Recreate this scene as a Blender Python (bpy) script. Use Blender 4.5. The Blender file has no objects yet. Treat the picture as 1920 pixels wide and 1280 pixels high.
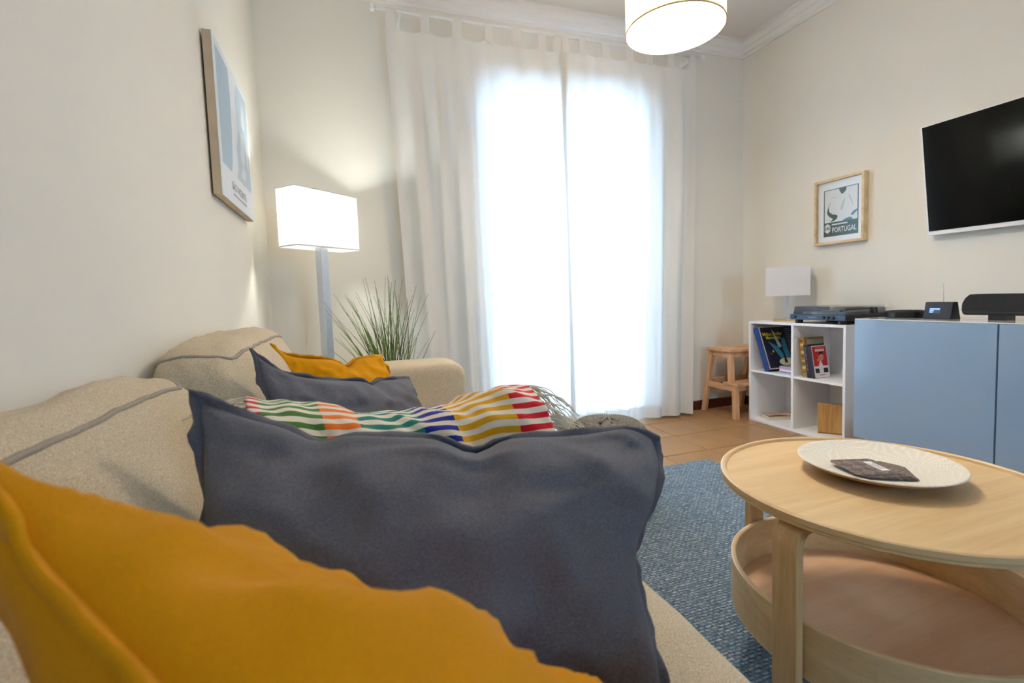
import bpy, bmesh, math, random
from mathutils import Vector, Matrix, noise
random.seed(7)
PI = math.pi
S = bpy.context.scene
COL = S.collection

# ------------------------------------------------------------------ camera
cam_d = bpy.data.cameras.new('camera')
cam = bpy.data.objects.new('camera', cam_d); COL.objects.link(cam)
cam_d.sensor_width = 36.0
cam_d.lens = 16.875
cam_d.shift_y = -20 / 1920
cam_d.clip_start = 0.02
cam.matrix_world = Matrix(((0.9463, 0.0546, -0.3187, 0.0),
                           (-0.3215, 0.0525, -0.9455, 0.0),
                           (-0.0349, 0.9971, 0.0672, 0.917),
                           (0, 0, 0, 1)))
cam_d.dof.use_dof = True
cam_d.dof.focus_distance = 1.55
cam_d.dof.aperture_fstop = 5.0
S.camera = cam

# ------------------------------------------------------------------ world, exposure
S.view_settings.view_transform = 'Standard'
S.view_settings.look = 'None'
S.view_settings.gamma = 1.0
S.view_settings.use_curve_mapping = False
S.view_settings.exposure = 0.94
SKY = 13.5
W = bpy.data.worlds.new('sky'); S.world = W
W.use_nodes = True
bg = W.node_tree.nodes['Background']
bg.inputs[0].default_value = (0.45, 0.70, 1.0, 1)
bg.inputs[1].default_value = SKY
S.cycles.max_bounces = 7
S.cycles.diffuse_bounces = 5
S.cycles.transparent_max_bounces = 10
S.cycles.adaptive_threshold = 0.06
S.cycles.sample_clamp_indirect = 6.0
S.cycles.caustics_reflective = False
S.cycles.caustics_refractive = False


def portal(name, loc, rot, sx, sy):
    l = bpy.data.lights.new(name, 'AREA'); l.shape = 'RECTANGLE'; l.size = sx; l.size_y = sy
    l.cycles.is_portal = True
    o = bpy.data.objects.new(name, l); COL.objects.link(o); o.location = loc; o.rotation_euler = rot
    return o


XL, XR, YB, YR, ZC = -0.42, 3.0, 3.06, -2.7, 2.80
WX0, WX1, WZ1 = 0.86, 2.06, 2.29          # balcony door opening in the back wall
RX0, RX1, RZ0, RZ1 = 1.25, 2.1, 0.95, 2.1      # small unseen window added in the rear wall for fill daylight
portal('portal_rear', ((RX0 + RX1) / 2, YR - 0.23, (RZ0 + RZ1) / 2), (PI / 2, 0, 0), RX1 - RX0, RZ1 - RZ0)
portal('portal_back', ((WX0 + WX1) / 2, YB + 0.23, WZ1 / 2), (-PI / 2, 0, 0), WX1 - WX0, WZ1)


# ------------------------------------------------------------------ materials
def lin(c):
    if isinstance(c, str):
        c = tuple(int(c[i:i + 2], 16) / 255 for i in (0, 2, 4))
    return tuple((x / 12.92 if x <= 0.04045 else ((x + 0.055) / 1.055) ** 2.4) for x in c) + (1.0,)


class NT:
    def __init__(s, name):
        s.m = bpy.data.materials.new(name); s.m.use_nodes = True
        s.t = s.m.node_tree; s.n = s.t.nodes; s.p = s.n['Principled BSDF']; s.out = s.n['Material Output']

    def new(s, typ, **kw):
        n = s.n.new(typ)
        for k, v in kw.items():
            if k.startswith('i_'):
                key = k[2:]
                n.inputs[int(key) if key.isdigit() else key.replace('_', ' ')].default_value = v
            else:
                setattr(n, k, v)
        return n

    def link(s, a, b): s.t.links.new(a, b)

    def coord(s, scale=(1, 1, 1), rot=(0, 0, 0), kind='Object'):
        tc = s.new('ShaderNodeTexCoord'); mp = s.new('ShaderNodeMapping')
        mp.inputs['Scale'].default_value = scale; mp.inputs['Rotation'].default_value = rot
        s.link(tc.outputs[kind], mp.inputs[0]); return mp.outputs[0]

    def ramp(s, fac, stops, interp='LINEAR'):
        r = s.new('ShaderNodeValToRGB'); r.color_ramp.interpolation = interp
        e = r.color_ramp.elements
        while len(e) < len(stops): e.new(0.5)
        for i, (p, c) in enumerate(stops): e[i].position = p; e[i].color = c
        s.link(fac, r.inputs[0]); return r.outputs[0]

    def bump(s, h, strength=0.3, dist=0.002):
        b = s.new('ShaderNodeBump', i_Strength=strength, i_Distance=dist)
        s.link(h, b.inputs['Height']); s.link(b.outputs[0], s.p.inputs['Normal']); return b


def plain(name, c, rough=0.5, metal=0.0, coat=0.0, spec=0.5, var=0.0, vs=30.0, bump=0.0):
    k = NT(name); k.p.inputs['Base Color'].default_value = lin(c)
    k.p.inputs['Roughness'].default_value = rough; k.p.inputs['Metallic'].default_value = metal
    k.p.inputs['Coat Weight'].default_value = coat; k.p.inputs['Specular IOR Level'].default_value = spec
    nz = k.new('ShaderNodeTexNoise', i_Scale=vs, i_Detail=4.0)
    k.link(k.coord(), nz.inputs['Vector'])
    a = lin(c); d = max(var, 0.012)
    k.link(k.ramp(nz.outputs[0], [(0.3, tuple(x * (1 - d) for x in a[:3]) + (1,)), (0.7, tuple(min(1, x * (1 + d)) for x in a[:3]) + (1,))]), k.p.inputs['Base Color'])
    if bump: k.bump(nz.outputs[0], bump, 0.002)
    return k.m


def fabric(name, c1, c2, scale=420.0, rough=0.9, bump=0.35, mottling=0.12, sheen=0.04):
    k = NT(name)
    co = k.coord()
    w1 = k.new('ShaderNodeTexNoise', i_Scale=1.0, i_Detail=2.0)
    mp = k.new('ShaderNodeMapping'); mp.inputs['Scale'].default_value = (scale, scale * 0.35, scale); k.link(co, mp.inputs[0])
    k.link(mp.outputs[0], w1.inputs['Vector'])
    w2 = k.new('ShaderNodeTexNoise', i_Scale=1.0, i_Detail=2.0)
    mp2 = k.new('ShaderNodeMapping'); mp2.inputs['Scale'].default_value = (scale * 0.35, scale, scale * 0.5); k.link(co, mp2.inputs[0])
    k.link(mp2.outputs[0], w2.inputs['Vector'])
    ad = k.new('ShaderNodeMath', operation='ADD'); k.link(w1.outputs[0], ad.inputs[0]); k.link(w2.outputs[0], ad.inputs[1])
    hf = k.new('ShaderNodeMath', operation='MULTIPLY'); hf.inputs[1].default_value = 0.5; k.link(ad.outputs[0], hf.inputs[0])
    col = k.ramp(hf.outputs[0], [(0.36, lin(c1)), (0.64, lin(c2))])
    big = k.new('ShaderNodeTexNoise', i_Scale=6.0, i_Detail=3.0); k.link(co, big.inputs['Vector'])
    mx = k.new('ShaderNodeMixRGB', blend_type='MULTIPLY'); mx.inputs[0].default_value = mottling
    k.link(col, mx.inputs[1])
    k.link(k.ramp(big.outputs[0], [(0.35, (0.6, 0.6, 0.6, 1)), (0.65, (1, 1, 1, 1))]), mx.inputs[2])
    k.link(mx.outputs[0], k.p.inputs['Base Color'])
    k.p.inputs['Roughness'].default_value = rough
    k.p.inputs['Specular IOR Level'].default_value = 0.15
    k.p.inputs['Sheen Weight'].default_value = sheen
    k.bump(hf.outputs[0], bump, 0.0012)
    return k.m


def wood(name, c1, c2, axis=(1.2, 16, 16), rough=0.42, coat=0.15, fine=5.0, bump=0.04):
    k = NT(name)
    co = k.coord(axis)
    nz = k.new('ShaderNodeTexNoise', i_Scale=1.6, i_Detail=5.0, i_Distortion=0.9); k.link(co, nz.inputs['Vector'])
    n2 = k.new('ShaderNodeTexNoise', i_Scale=fine, i_Detail=3.0); k.link(k.coord(tuple(a * 3 for a in axis)), n2.inputs['Vector'])
    ad = k.new('ShaderNodeMath', operation='MULTIPLY_ADD'); ad.inputs[1].default_value = 0.35
    k.link(n2.outputs[0], ad.inputs[0]); k.link(nz.outputs[0], ad.inputs[2])
    k.link(k.ramp(ad.outputs[0], [(0.45, lin(c1)), (0.85, lin(c2))]), k.p.inputs['Base Color'])
    k.p.inputs['Roughness'].default_value = rough; k.p.inputs['Coat Weight'].default_value = coat; k.p.inputs['Coat Roughness'].default_value = 0.3
    k.bump(n2.outputs[0], bump, 0.001)
    return k.m


def emis(name, c, strength):
    k = NT(name); k.p.inputs['Base Color'].default_value = lin(c)
    k.p.inputs['Emission Color'].default_value = lin(c); k.p.inputs['Emission Strength'].default_value = strength
    nz = k.new('ShaderNodeTexNoise', i_Scale=8.0); a = lin(c)
    k.link(k.ramp(nz.outputs[0], [(0.3, tuple(x * 0.98 for x in a[:3]) + (1,)), (0.7, a)]), k.p.inputs['Emission Color'])
    return k.m


def cloth_trans(name, c, diff=0.45, trans=0.5, clear=0.05, weave=900.0):
    """thin cloth that lets light through: diffuse + translucent + a little open weave"""
    k = NT(name); k.n.remove(k.p)
    nz = k.new('ShaderNodeTexNoise', i_Scale=weave, i_Detail=2.0); k.link(k.coord((1, 1, 0.3)), nz.inputs['Vector'])
    a = lin(c)
    col = k.ramp(nz.outputs[0], [(0.3, tuple(x * 0.9 for x in a[:3]) + (1,)), (0.7, a)])
    d = k.new('ShaderNodeBsdfDiffuse'); t = k.new('ShaderNodeBsdfTranslucent'); tr = k.new('ShaderNodeBsdfTransparent')
    k.link(col, d.inputs[0]); k.link(col, t.inputs[0])
    m1 = k.new('ShaderNodeMixShader'); m1.inputs[0].default_value = trans / (diff + trans)
    k.link(d.outputs[0], m1.inputs[1]); k.link(t.outputs[0], m1.inputs[2])
    m2 = k.new('ShaderNodeMixShader'); m2.inputs[0].default_value = clear
    k.link(m1.outputs[0], m2.inputs[1]); k.link(tr.outputs[0], m2.inputs[2])
    k.link(m2.outputs[0], k.out.inputs[0])
    return k.m


def glass_thin(name, tint=(1, 1, 1), refl=0.06, rough=0.0):
    k = NT(name); k.n.remove(k.p)
    t = k.new('ShaderNodeBsdfTransparent'); t.inputs[0].default_value = tint + (1,)
    g = k.new('ShaderNodeBsdfGlossy'); g.inputs['Roughness'].default_value = rough
    f = k.new('ShaderNodeFresnel', i_IOR=1.45)
    m = k.new('ShaderNodeMixShader')
    k.link(f.outputs[0], m.inputs[0]); k.link(t.outputs[0], m.inputs[1]); k.link(g.outputs[0], m.inputs[2])
    k.link(m.outputs[0], k.out.inputs[0])
    return k.m


M = {}
M['wall'] = plain('wall_paint', (0.905, 0.887, 0.848), 0.75, spec=0.25, var=0.015, vs=3.0)
_k = NT('wall_grain')
M['ceil'] = plain('ceiling_paint', (0.90, 0.88, 0.86), 0.85, spec=0.2, vs=2.0)
M['trim'] = plain('trim_paint', (0.93, 0.91, 0.89), 0.6, vs=4.0)
M['base'] = wood('dark_baseboard', '3c1812', '5a2a20', (3, 3, 30), 0.35, 0.3)
M['grout'] = plain('grout', 'b8a68c', 0.9, var=0.1, vs=60)
M['white'] = plain('white_laminate', 'f2f2f4', 0.35, vs=8)
M['white_r'] = plain('white_lacquer', 'eeeeef', 0.3, vs=8)
M['ext'] = plain('exterior_render', 'd8d6d0', 0.9, vs=5, var=0.04)
M['rail'] = plain('painted_rail', '6f7a85', 0.5, vs=9)
M['beige'] = fabric('beige_weave', 'a49073', 'e8dac0', 1150, 0.95, 0.45, 0.14)
M['beige_pipe'] = fabric('beige_piping', '94897c', 'b5aa9b', 900, 0.95, 0.4, 0.1)
M['grey'] = fabric('grey_blue_cotton', '5d5d64', '78777e', 900, 0.9, 0.25, 0.14)
M['grey_edge'] = fabric('grey_blue_edge', '53545c', '6c6c75', 900, 0.9, 0.25, 0.1)
M['yellow'] = fabric('mustard_cotton', 'c48000', 'dc9b02', 1900, 0.9, 0.15, 0.14)
M['birch'] = wood('birch_veneer', 'd9b580', 'e9ca98', (1.0, 14, 14))
M['birch_v'] = wood('birch_upright', 'c89f68', 'e4c08e', (14, 14, 1.0))
M['birch_s'] = wood('birch_side', 'cda873', 'e8ca9b', (2.2, 2.2, 9))
M['birch_d'] = wood('birch_tray_floor', 'dbae86', 'e8c09a', (1.0, 12, 12))
M['pine'] = wood('stool_wood', 'c48f60', 'e2b58a', (14, 2, 14))
M['pine_v'] = wood('stool_wood_up', 'c48f60', 'e2b58a', (14, 14, 2))
M['frame_w'] = wood('oak_frame', 'c3a071', 'e6cda2', (9, 2, 9))
M['bamboo'] = wood('bamboo', 'a9783a', 'cfa262', (30, 30, 1.5))
M['blue_gloss'] = plain('blue_gloss_front', '8fabca', 0.12, coat=0.6, vs=2, spec=0.5)
M['black'] = plain('black_plastic', '101113', 0.35, vs=20)
M['black_m'] = plain('black_matte', '17171b', 0.75, vs=300, var=0.35, bump=0.3)
M['screen'] = plain('tv_screen', '020203', 0.1, vs=3, spec=0.2)
M['navy'] = plain('deck_front', '3a4c68', 0.35, vs=20)
M['metal'] = plain('brushed_steel', 'ccd3df', 0.42, 0.55, vs=120, var=0.05)
M['brass'] = plain('satin_brass', 'd8c48c', 0.35, 1.0, vs=60)
M['paper'] = plain('paper', 'eef0f6', 0.8, vs=20)
M['pages'] = plain('book_pages', 'd9cbb0', 0.9, vs=200, var=0.08)
M['curtain'] = cloth_trans('sheer_curtain', (0.955, 0.95, 0.94), 0.62, 0.30, 0.02)
M['shade_w'] = cloth_trans('white_shade', (0.95, 0.95, 0.94), 0.55, 0.45, 0.0)
M['shade_off'] = cloth_trans('white_shade_plain', (0.93, 0.92, 0.92), 0.8, 0.2, 0.0)
M['shade_c'] = cloth_trans('cream_shade', (0.90, 0.81, 0.64), 0.88, 0.08, 0.0)
M['glass'] = glass_thin('window_glass')
M['acrylic'] = glass_thin('clear_acrylic', (0.93, 0.94, 0.97))
M['pot'] = plain('ceramic_pot', 'c9c4ba', 0.5, vs=12)
M['soil'] = plain('soil', '3a2c20', 1.0, vs=90, var=0.4)


def tile_mat():
    k = NT('terracotta_tile'); co = k.coord()
    oi = k.new('ShaderNodeObjectInfo')
    ad = k.new('ShaderNodeVectorMath', operation='ADD'); k.link(co, ad.inputs[0])
    sc = k.new('ShaderNodeVectorMath', operation='SCALE'); sc.inputs['Scale'].default_value = 3.0
    k.link(oi.outputs['Location'], sc.inputs[0]); k.link(sc.outputs[0], ad.inputs[1])
    n1 = k.new('ShaderNodeTexNoise', i_Scale=150.0, i_Detail=4.0); k.link(ad.outputs[0], n1.inputs['Vector'])
    n2 = k.new('ShaderNodeTexNoise', i_Scale=5.0, i_Detail=3.0); k.link(ad.outputs[0], n2.inputs['Vector'])
    mx = k.new('ShaderNodeMixRGB', blend_type='MULTIPLY'); mx.inputs[0].default_value = 1
    k.link(k.ramp(n1.outputs[0], [(0.3, lin('97704a')), (0.7, lin('bd9466'))]), mx.inputs[1])
    k.link(k.ramp(n2.outputs[0], [(0.3, (0.84, 0.82, 0.8, 1)), (0.7, (1, 1, 1, 1))]), mx.inputs[2])
    k.link(mx.outputs[0], k.p.inputs['Base Color'])
    k.p.inputs['Roughness'].default_value = 0.33; k.p.inputs['Specular IOR Level'].default_value = 0.45
    k.bump(n1.outputs[0], 0.06, 0.001)
    return k.m


def rug_mat():
    k = NT('woven_blue_rug'); co = k.coord()
    # rows of loops running across the rug: bright dashes between dark blue wool
    dis = k.new('ShaderNodeTexNoise', i_Scale=40.0, i_Detail=2.0); k.link(co, dis.inputs['Vector'])
    sc = k.new('ShaderNodeVectorMath', operation='SCALE'); sc.inputs['Scale'].default_value = 0.008; k.link(dis.outputs['Color'], sc.inputs[0])
    ad = k.new('ShaderNodeVectorMath', operation='ADD'); k.link(co, ad.inputs[0]); k.link(sc.outputs[0], ad.inputs[1])
    br = k.new('ShaderNodeTexBrick', offset=0.5, i_Scale=1.0, i_Mortar_Size=0.0038, i_Brick_Width=0.022, i_Row_Height=0.0105, i_Mortar_Smooth=0.6, i_Bias=0.0)
    br.inputs['Color1'].default_value = (1, 1, 1, 1); br.inputs['Color2'].default_value = (0.1, 0.1, 0.1, 1); br.inputs['Mortar'].default_value = (0, 0, 0, 1)
    k.link(ad.outputs[0], br.inputs['Vector'])
    n2 = k.new('ShaderNodeTexNoise', i_Scale=120.0, i_Detail=3.0); k.link(co, n2.inputs['Vector'])
    base = k.ramp(n2.outputs[0], [(0.3, lin('33475a')), (0.7, lin('6d8496'))])
    mx = k.new('ShaderNodeMixRGB'); k.link(base, mx.inputs[1]); mx.inputs[2].default_value = lin('bfc8ce')
    ml = k.new('ShaderNodeMath', operation='MULTIPLY'); k.link(br.outputs['Color'], ml.inputs[0]); k.link(k.ramp(n2.outputs[0], [(0.35, (0.25, 0.25, 0.25, 1)), (0.6, (0.95, 0.95, 0.95, 1))]), ml.inputs[1])
    k.link(ml.outputs[0], mx.inputs[0]); k.link(mx.outputs[0], k.p.inputs['Base Color'])
    k.p.inputs['Roughness'].default_value = 1.0; k.p.inputs['Specular IOR Level'].default_value = 0.1; k.p.inputs['Sheen Weight'].default_value = 0.3
    hb = k.new('ShaderNodeMath', operation='MULTIPLY_ADD'); hb.inputs[1].default_value = 0.6
    k.link(n2.outputs[0], hb.inputs[0]); k.link(br.outputs['Color'], hb.inputs[2])
    k.bump(hb.outputs[0], 0.8, 0.004)
    return k.m


def throw_mat():
    k = NT('striped_throw')
    uv = k.new('ShaderNodeUVMap'); uv.uv_map = 'UVMap'
    sp = k.new('ShaderNodeSeparateXYZ'); k.link(uv.outputs[0], sp.inputs[0])
    R, G, O, T, B, Yl = (lin(c) for c in ('d2202c', '4f7d3c', 'ef7a2a', '2c8273', '2b3596', 'dda21c'))
    blk = k.ramp(sp.outputs[0], [(0.0, R), (0.035, G), (0.215, O), (0.33, T), (0.545, B), (0.655, Yl), (0.868, R)], 'CONSTANT')
    m = k.new('ShaderNodeMath', operation='FRACT')
    d = k.new('ShaderNodeMath', operation='DIVIDE'); d.inputs[1].default_value = 0.0255
    k.link(sp.outputs[1], d.inputs[0]); k.link(d.outputs[0], m.inputs[0])
    st = k.ramp(m.outputs[0], [(0.0, (1, 1, 1, 1)), (0.48, (1, 1, 1, 1)), (0.52, (0, 0, 0, 1))])
    mx = k.new('ShaderNodeMixRGB'); k.link(st, mx.inputs[0]); mx.inputs[1].default_value = lin('e8dcc8'); k.link(blk, mx.inputs[2])
    k.link(mx.outputs[0], k.p.inputs['Base Color'])
    k.p.inputs['Roughness'].default_value = 0.95; k.p.inputs['Specular IOR Level'].default_value = 0.1; k.p.inputs['Sheen Weight'].default_value = 0.2
    nz = k.new('ShaderNodeTexNoise', i_Scale=500.0); k.link(k.coord(), nz.inputs['Vector']); k.bump(nz.outputs[0], 0.35, 0.001)
    return k.m


def plate_mat():
    k = NT('embossed_plate'); k.p.inputs['Base Color'].default_value = lin('ece5d6')
    co = k.coord()
    vo = k.new('ShaderNodeTexVoronoi', i_Scale=11.0); k.link(co, vo.inputs['Vector'])
    sub = k.new('ShaderNodeVectorMath', operation='SUBTRACT'); k.link(co, sub.inputs[0])
    k.link(vo.outputs['Position'], sub.inputs[1])
    sx = k.new('ShaderNodeSeparateXYZ'); k.link(sub.outputs[0], sx.inputs[0])
    at = k.new('ShaderNodeMath', operation='ARCTAN2'); k.link(sx.outputs[1], at.inputs[0]); k.link(sx.outputs[0], at.inputs[1])
    am = k.new('ShaderNodeMath', operation='MULTIPLY'); am.inputs[1].default_value = 18.0; k.link(at.outputs[0], am.inputs[0])
    sn = k.new('ShaderNodeMath', operation='SINE'); k.link(am.outputs[0], sn.inputs[0])
    dm = k.new('ShaderNodeMath', operation='MULTIPLY'); dm.inputs[1].default_value = 110.0; k.link(vo.outputs['Distance'], dm.inputs[0])
    s2 = k.new('ShaderNodeMath', operation='SINE'); k.link(dm.outputs[0], s2.inputs[0])
    ad = k.new('ShaderNodeMath', operation='MAXIMUM'); k.link(sn.outputs[0], ad.inputs[0]); k.link(s2.outputs[0], ad.inputs[1])
    k.p.inputs['Roughness'].default_value = 0.45
    k.link(k.ramp(ad.outputs[0], [(0.0, lin('e6decf')), (1.0, lin('f1ebde'))]), k.p.inputs['Base Color'])
    k.bump(ad.outputs[0], 0.3, 0.001)
    return k.m


def coaster_mat():
    k = NT('patterned_leather'); co = k.coord((1, 1, 1))
    wv = k.new('ShaderNodeTexChecker', i_Scale=46.0); wv.inputs[1].default_value = lin('6d6260'); wv.inputs[2].default_value = lin('8f8076')
    k.link(k.coord((1, 1, 0), (0, 0, 0.78)), wv.inputs['Vector'])
    n = k.new('ShaderNodeTexNoise', i_Scale=160.0, i_Detail=3.0); k.link(co, n.inputs['Vector'])
    mx = k.new('ShaderNodeMixRGB', blend_type='MULTIPLY'); mx.inputs[0].default_value = 0.8
    k.link(wv.outputs[0], mx.inputs[1]); k.link(k.ramp(n.outputs[0], [(0.35, (0.35, 0.33, 0.36, 1)), (0.65, (1.1, 1.0, 0.92, 1))]), mx.inputs[2])
    k.link(mx.outputs[0], k.p.inputs['Base Color']); k.p.inputs['Roughness'].default_value = 0.6
    k.bump(n.outputs[0], 0.3, 0.001)
    return k.m


def knit_mat():
    k = NT('knitted_cotton'); co = k.coord((300, 300, 300))
    n = k.new('ShaderNodeTexNoise', i_Scale=1.0); k.link(co, n.inputs['Vector'])
    k.link(k.ramp(n.outputs[0], [(0.3, lin('5a564f')), (0.7, lin('8f8a80'))]), k.p.inputs['Base Color'])
    k.p.inputs['Roughness'].default_value = 1.0; k.bump(n.outputs[0], 0.4, 0.001)
    return k.m


def grass_mat():
    k = NT('grass_blade')
    oi = k.new('ShaderNodeObjectInfo')
    k.link(k.ramp(oi.outputs['Random'], [(0.0, lin('4a6c28')), (0.5, lin('6e9038')), (0.8, lin('808c48')), (1.0, lin('6b4b38'))]), k.p.inputs['Base Color'])
    k.p.inputs['Roughness'].default_value = 0.5
    return k.m


M['tile'] = tile_mat(); M['rug'] = rug_mat(); M['throw'] = throw_mat(); M['plate'] = plate_mat()
M['coaster'] = coaster_mat(); M['knit'] = knit_mat(); M['grass'] = grass_mat()
M['fringe'] = cloth_trans('cream_yarn', (0.95, 0.92, 0.85), 0.55, 0.45, 0.0)
M['plate_edge'] = plain('plate_underside', 'b08a5c', 0.7, vs=40, var=0.1)


# ------------------------------------------------------------------ geometry helpers
class MB:
    def __init__(s): s.v = []; s.f = []; s.uv = None

    def add(s, vs, fs):
        o = len(s.v); s.v += [Vector(v) for v in vs]; s.f += [tuple(i + o for i in f) for f in fs]; return s

    def box(s, lo, hi):
        x0, y0, z0 = lo; x1, y1, z1 = hi
        return s.add([(x0, y0, z0), (x1, y0, z0), (x1, y1, z0), (x0, y1, z0), (x0, y0, z1), (x1, y0, z1), (x1, y1, z1), (x0, y1, z1)],
                     [(0, 3, 2, 1), (4, 5, 6, 7), (0, 1, 5, 4), (1, 2, 6, 5), (2, 3, 7, 6), (3, 0, 4, 7)])

    def prism(s, poly, axis, a, b):
        """poly: 2-D outline, extruded along axis from a to b"""
        def P(p, t): return {'x': (t, p[0], p[1]), 'y': (p[0], t, p[1]), 'z': (p[0], p[1], t)}[axis]
        n = len(poly)
        vs = [P(p, a) for p in poly] + [P(p, b) for p in poly]
        fs = [tuple(range(n - 1, -1, -1)), tuple(range(n, 2 * n))] + [(i, (i + 1) % n, n + (i + 1) % n, n + i) for i in range(n)]
        return s.add(vs, fs)

    def lathe(s, prof, seg=48, c=(0, 0), cap=True):
        vs = []; fs = []; n = len(prof)
        for i in range(seg):
            a = 2 * PI * i / seg
            vs += [(c[0] + r * math.cos(a), c[1] + r * math.sin(a), z) for r, z in prof]
        for i in range(seg):
            j = (i + 1) % seg
            fs += [(i * n + k, j * n + k, j * n + k + 1, i * n + k + 1) for k in range(n - 1)]
        if cap:
            fs.append(tuple(i * n for i in range(seg))[::-1]); fs.append(tuple(i * n + n - 1 for i in range(seg)))
        return s.add(vs, fs)

    def tube(s, path, r, seg=8, r1=None, cap=True):
        path = [Vector(p) for p in path]; n = len(path); vs = []; fs = []
        up = Vector((0, 0, 1))
        t0 = (path[1] - path[0]).normalized()
        if abs(t0.dot(up)) > 0.95: up = Vector((1, 0, 0))
        a = t0.cross(up).normalized()
        for i, p in enumerate(path):
            t = (path[min(i + 1, n - 1)] - path[max(i - 1, 0)]).normalized()
            a = (a - t * a.dot(t)).normalized(); b = t.cross(a)
            rr = r if r1 is None else r + (r1 - r) * i / (n - 1)
            vs += [p + (a * math.cos(2 * PI * k / seg) + b * math.sin(2 * PI * k / seg)) * rr for k in range(seg)]
        for i in range(n - 1):
            fs += [(i * seg + k, i * seg + (k + 1) % seg, (i + 1) * seg + (k + 1) % seg, (i + 1) * seg + k) for k in range(seg)]
        if cap: fs += [tuple(range(seg))[::-1], tuple((n - 1) * seg + k for k in range(seg))]
        return s.add(vs, fs)

    def grid(s, fn, nu, nv, closed_u=False):
        o = len(s.v)
        vs = [fn(i / nu, j / nv) for i in range(nu + (0 if closed_u else 1)) for j in range(nv + 1)]
        w = nv + 1; cnt = nu if closed_u else nu + 1
        fs = [(i * w + j, ((i + 1) % cnt) * w + j, ((i + 1) % cnt) * w + j + 1, i * w + j + 1) for i in range(nu) for j in range(nv)]
        return s.add(vs, fs)

    def xf(s, m):
        s.v = [m @ v for v in s.v]; return s


def origin_of(o):
    p = Vector((0, 0, 0))
    while o is not None: p += o.location; o = o.parent
    return p


def obj(name, mb, mat, parent=None, bevel=0.0, seg=2, smooth=False, local=False, solid=0.0, uv=None, base=None):
    """one mesh object; world coordinates are turned into the parent's (unrotated) frame unless local"""
    me = bpy.data.meshes.new(name)
    off = Vector((0, 0, 0))
    if not local:
        off = origin_of(parent) if parent else (Vector(base) if base else centre_base(mb.v))
    me.from_pydata([tuple(v - off) for v in mb.v], [], mb.f); me.update()
    bm = bmesh.new(); bm.from_mesh(me); bmesh.ops.recalc_face_normals(bm, faces=bm.faces) if not solid else None
    bm.to_mesh(me); bm.free()
    if uv:
        l = me.uv_layers.new(name='UVMap')
        for lp in me.loops: l.data[lp.index].uv = uv[lp.vertex_index]
    me.materials.append(mat if not isinstance(mat, str) else M[mat])
    o = bpy.data.objects.new(name, me); COL.objects.link(o)
    if parent: o.parent = parent
    elif not local: o.location = off
    if smooth:
        for p in me.polygons: p.use_smooth = True
    if bevel:
        b = o.modifiers.new('bevel', 'BEVEL'); b.width = bevel; b.segments = seg; b.limit_method = 'ANGLE'; b.angle_limit = 0.7
        if seg > 1:
            for p in me.polygons: p.use_smooth = True
            b.harden_normals = True
    if solid:
        sm = o.modifiers.new('solid', 'SOLIDIFY'); sm.thickness = solid; sm.offset = 0
    return o


def centre_base(vs):
    xs = [v[0] for v in vs]; ys = [v[1] for v in vs]; zs = [v[2] for v in vs]
    return Vector(((min(xs) + max(xs)) / 2, (min(ys) + max(ys)) / 2, min(zs)))


def tag(o, label, cat, group=None):
    o['label'] = label; o['category'] = cat
    if group: o['group'] = group
    return o


def thing(name, label, cat, loc=(0, 0, 0), rotz=0.0, group=None):
    o = bpy.data.objects.new(name, None); COL.objects.link(o)
    o.empty_display_size = 0.05; o.location = loc; o.rotation_euler = (0, 0, rotz)
    return tag(o, label, cat, group)


def struct(name, mb, mat, **kw):
    o = obj(name, mb, mat, **kw); o['kind'] = 'structure'; return o


def text_mb(body, size, spacing=1.0):
    """flat lettering as mesh in the xy plane, centred on the origin"""
    c = bpy.data.curves.new('lettering', 'FONT'); c.body = body; c.size = size; c.align_x = 'CENTER'; c.align_y = 'CENTER'
    c.space_character = spacing; c.extrude = 0.0; c.resolution_u = 3; c.offset = size * 0.012
    o = bpy.data.objects.new('lettering', c); COL.objects.link(o)
    dg = bpy.context.evaluated_depsgraph_get(); dg.update()
    me = bpy.data.meshes.new_from_object(o.evaluated_get(dg))
    mb = MB(); mb.v = [v.co.copy() for v in me.vertices]; mb.f = [tuple(p.vertices) for p in me.polygons]
    bpy.data.objects.remove(o); bpy.data.curves.remove(c); bpy.data.meshes.remove(me)
    return mb


def plane_m(origin, ux, uy):
    """matrix that lays the xy plane on (ux, uy) at origin"""
    ux = Vector(ux).normalized(); uy = Vector(uy).normalized(); n = ux.cross(uy)
    m = Matrix((ux, uy, n)).transposed().to_4x4(); m.translation = Vector(origin); return m


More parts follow.
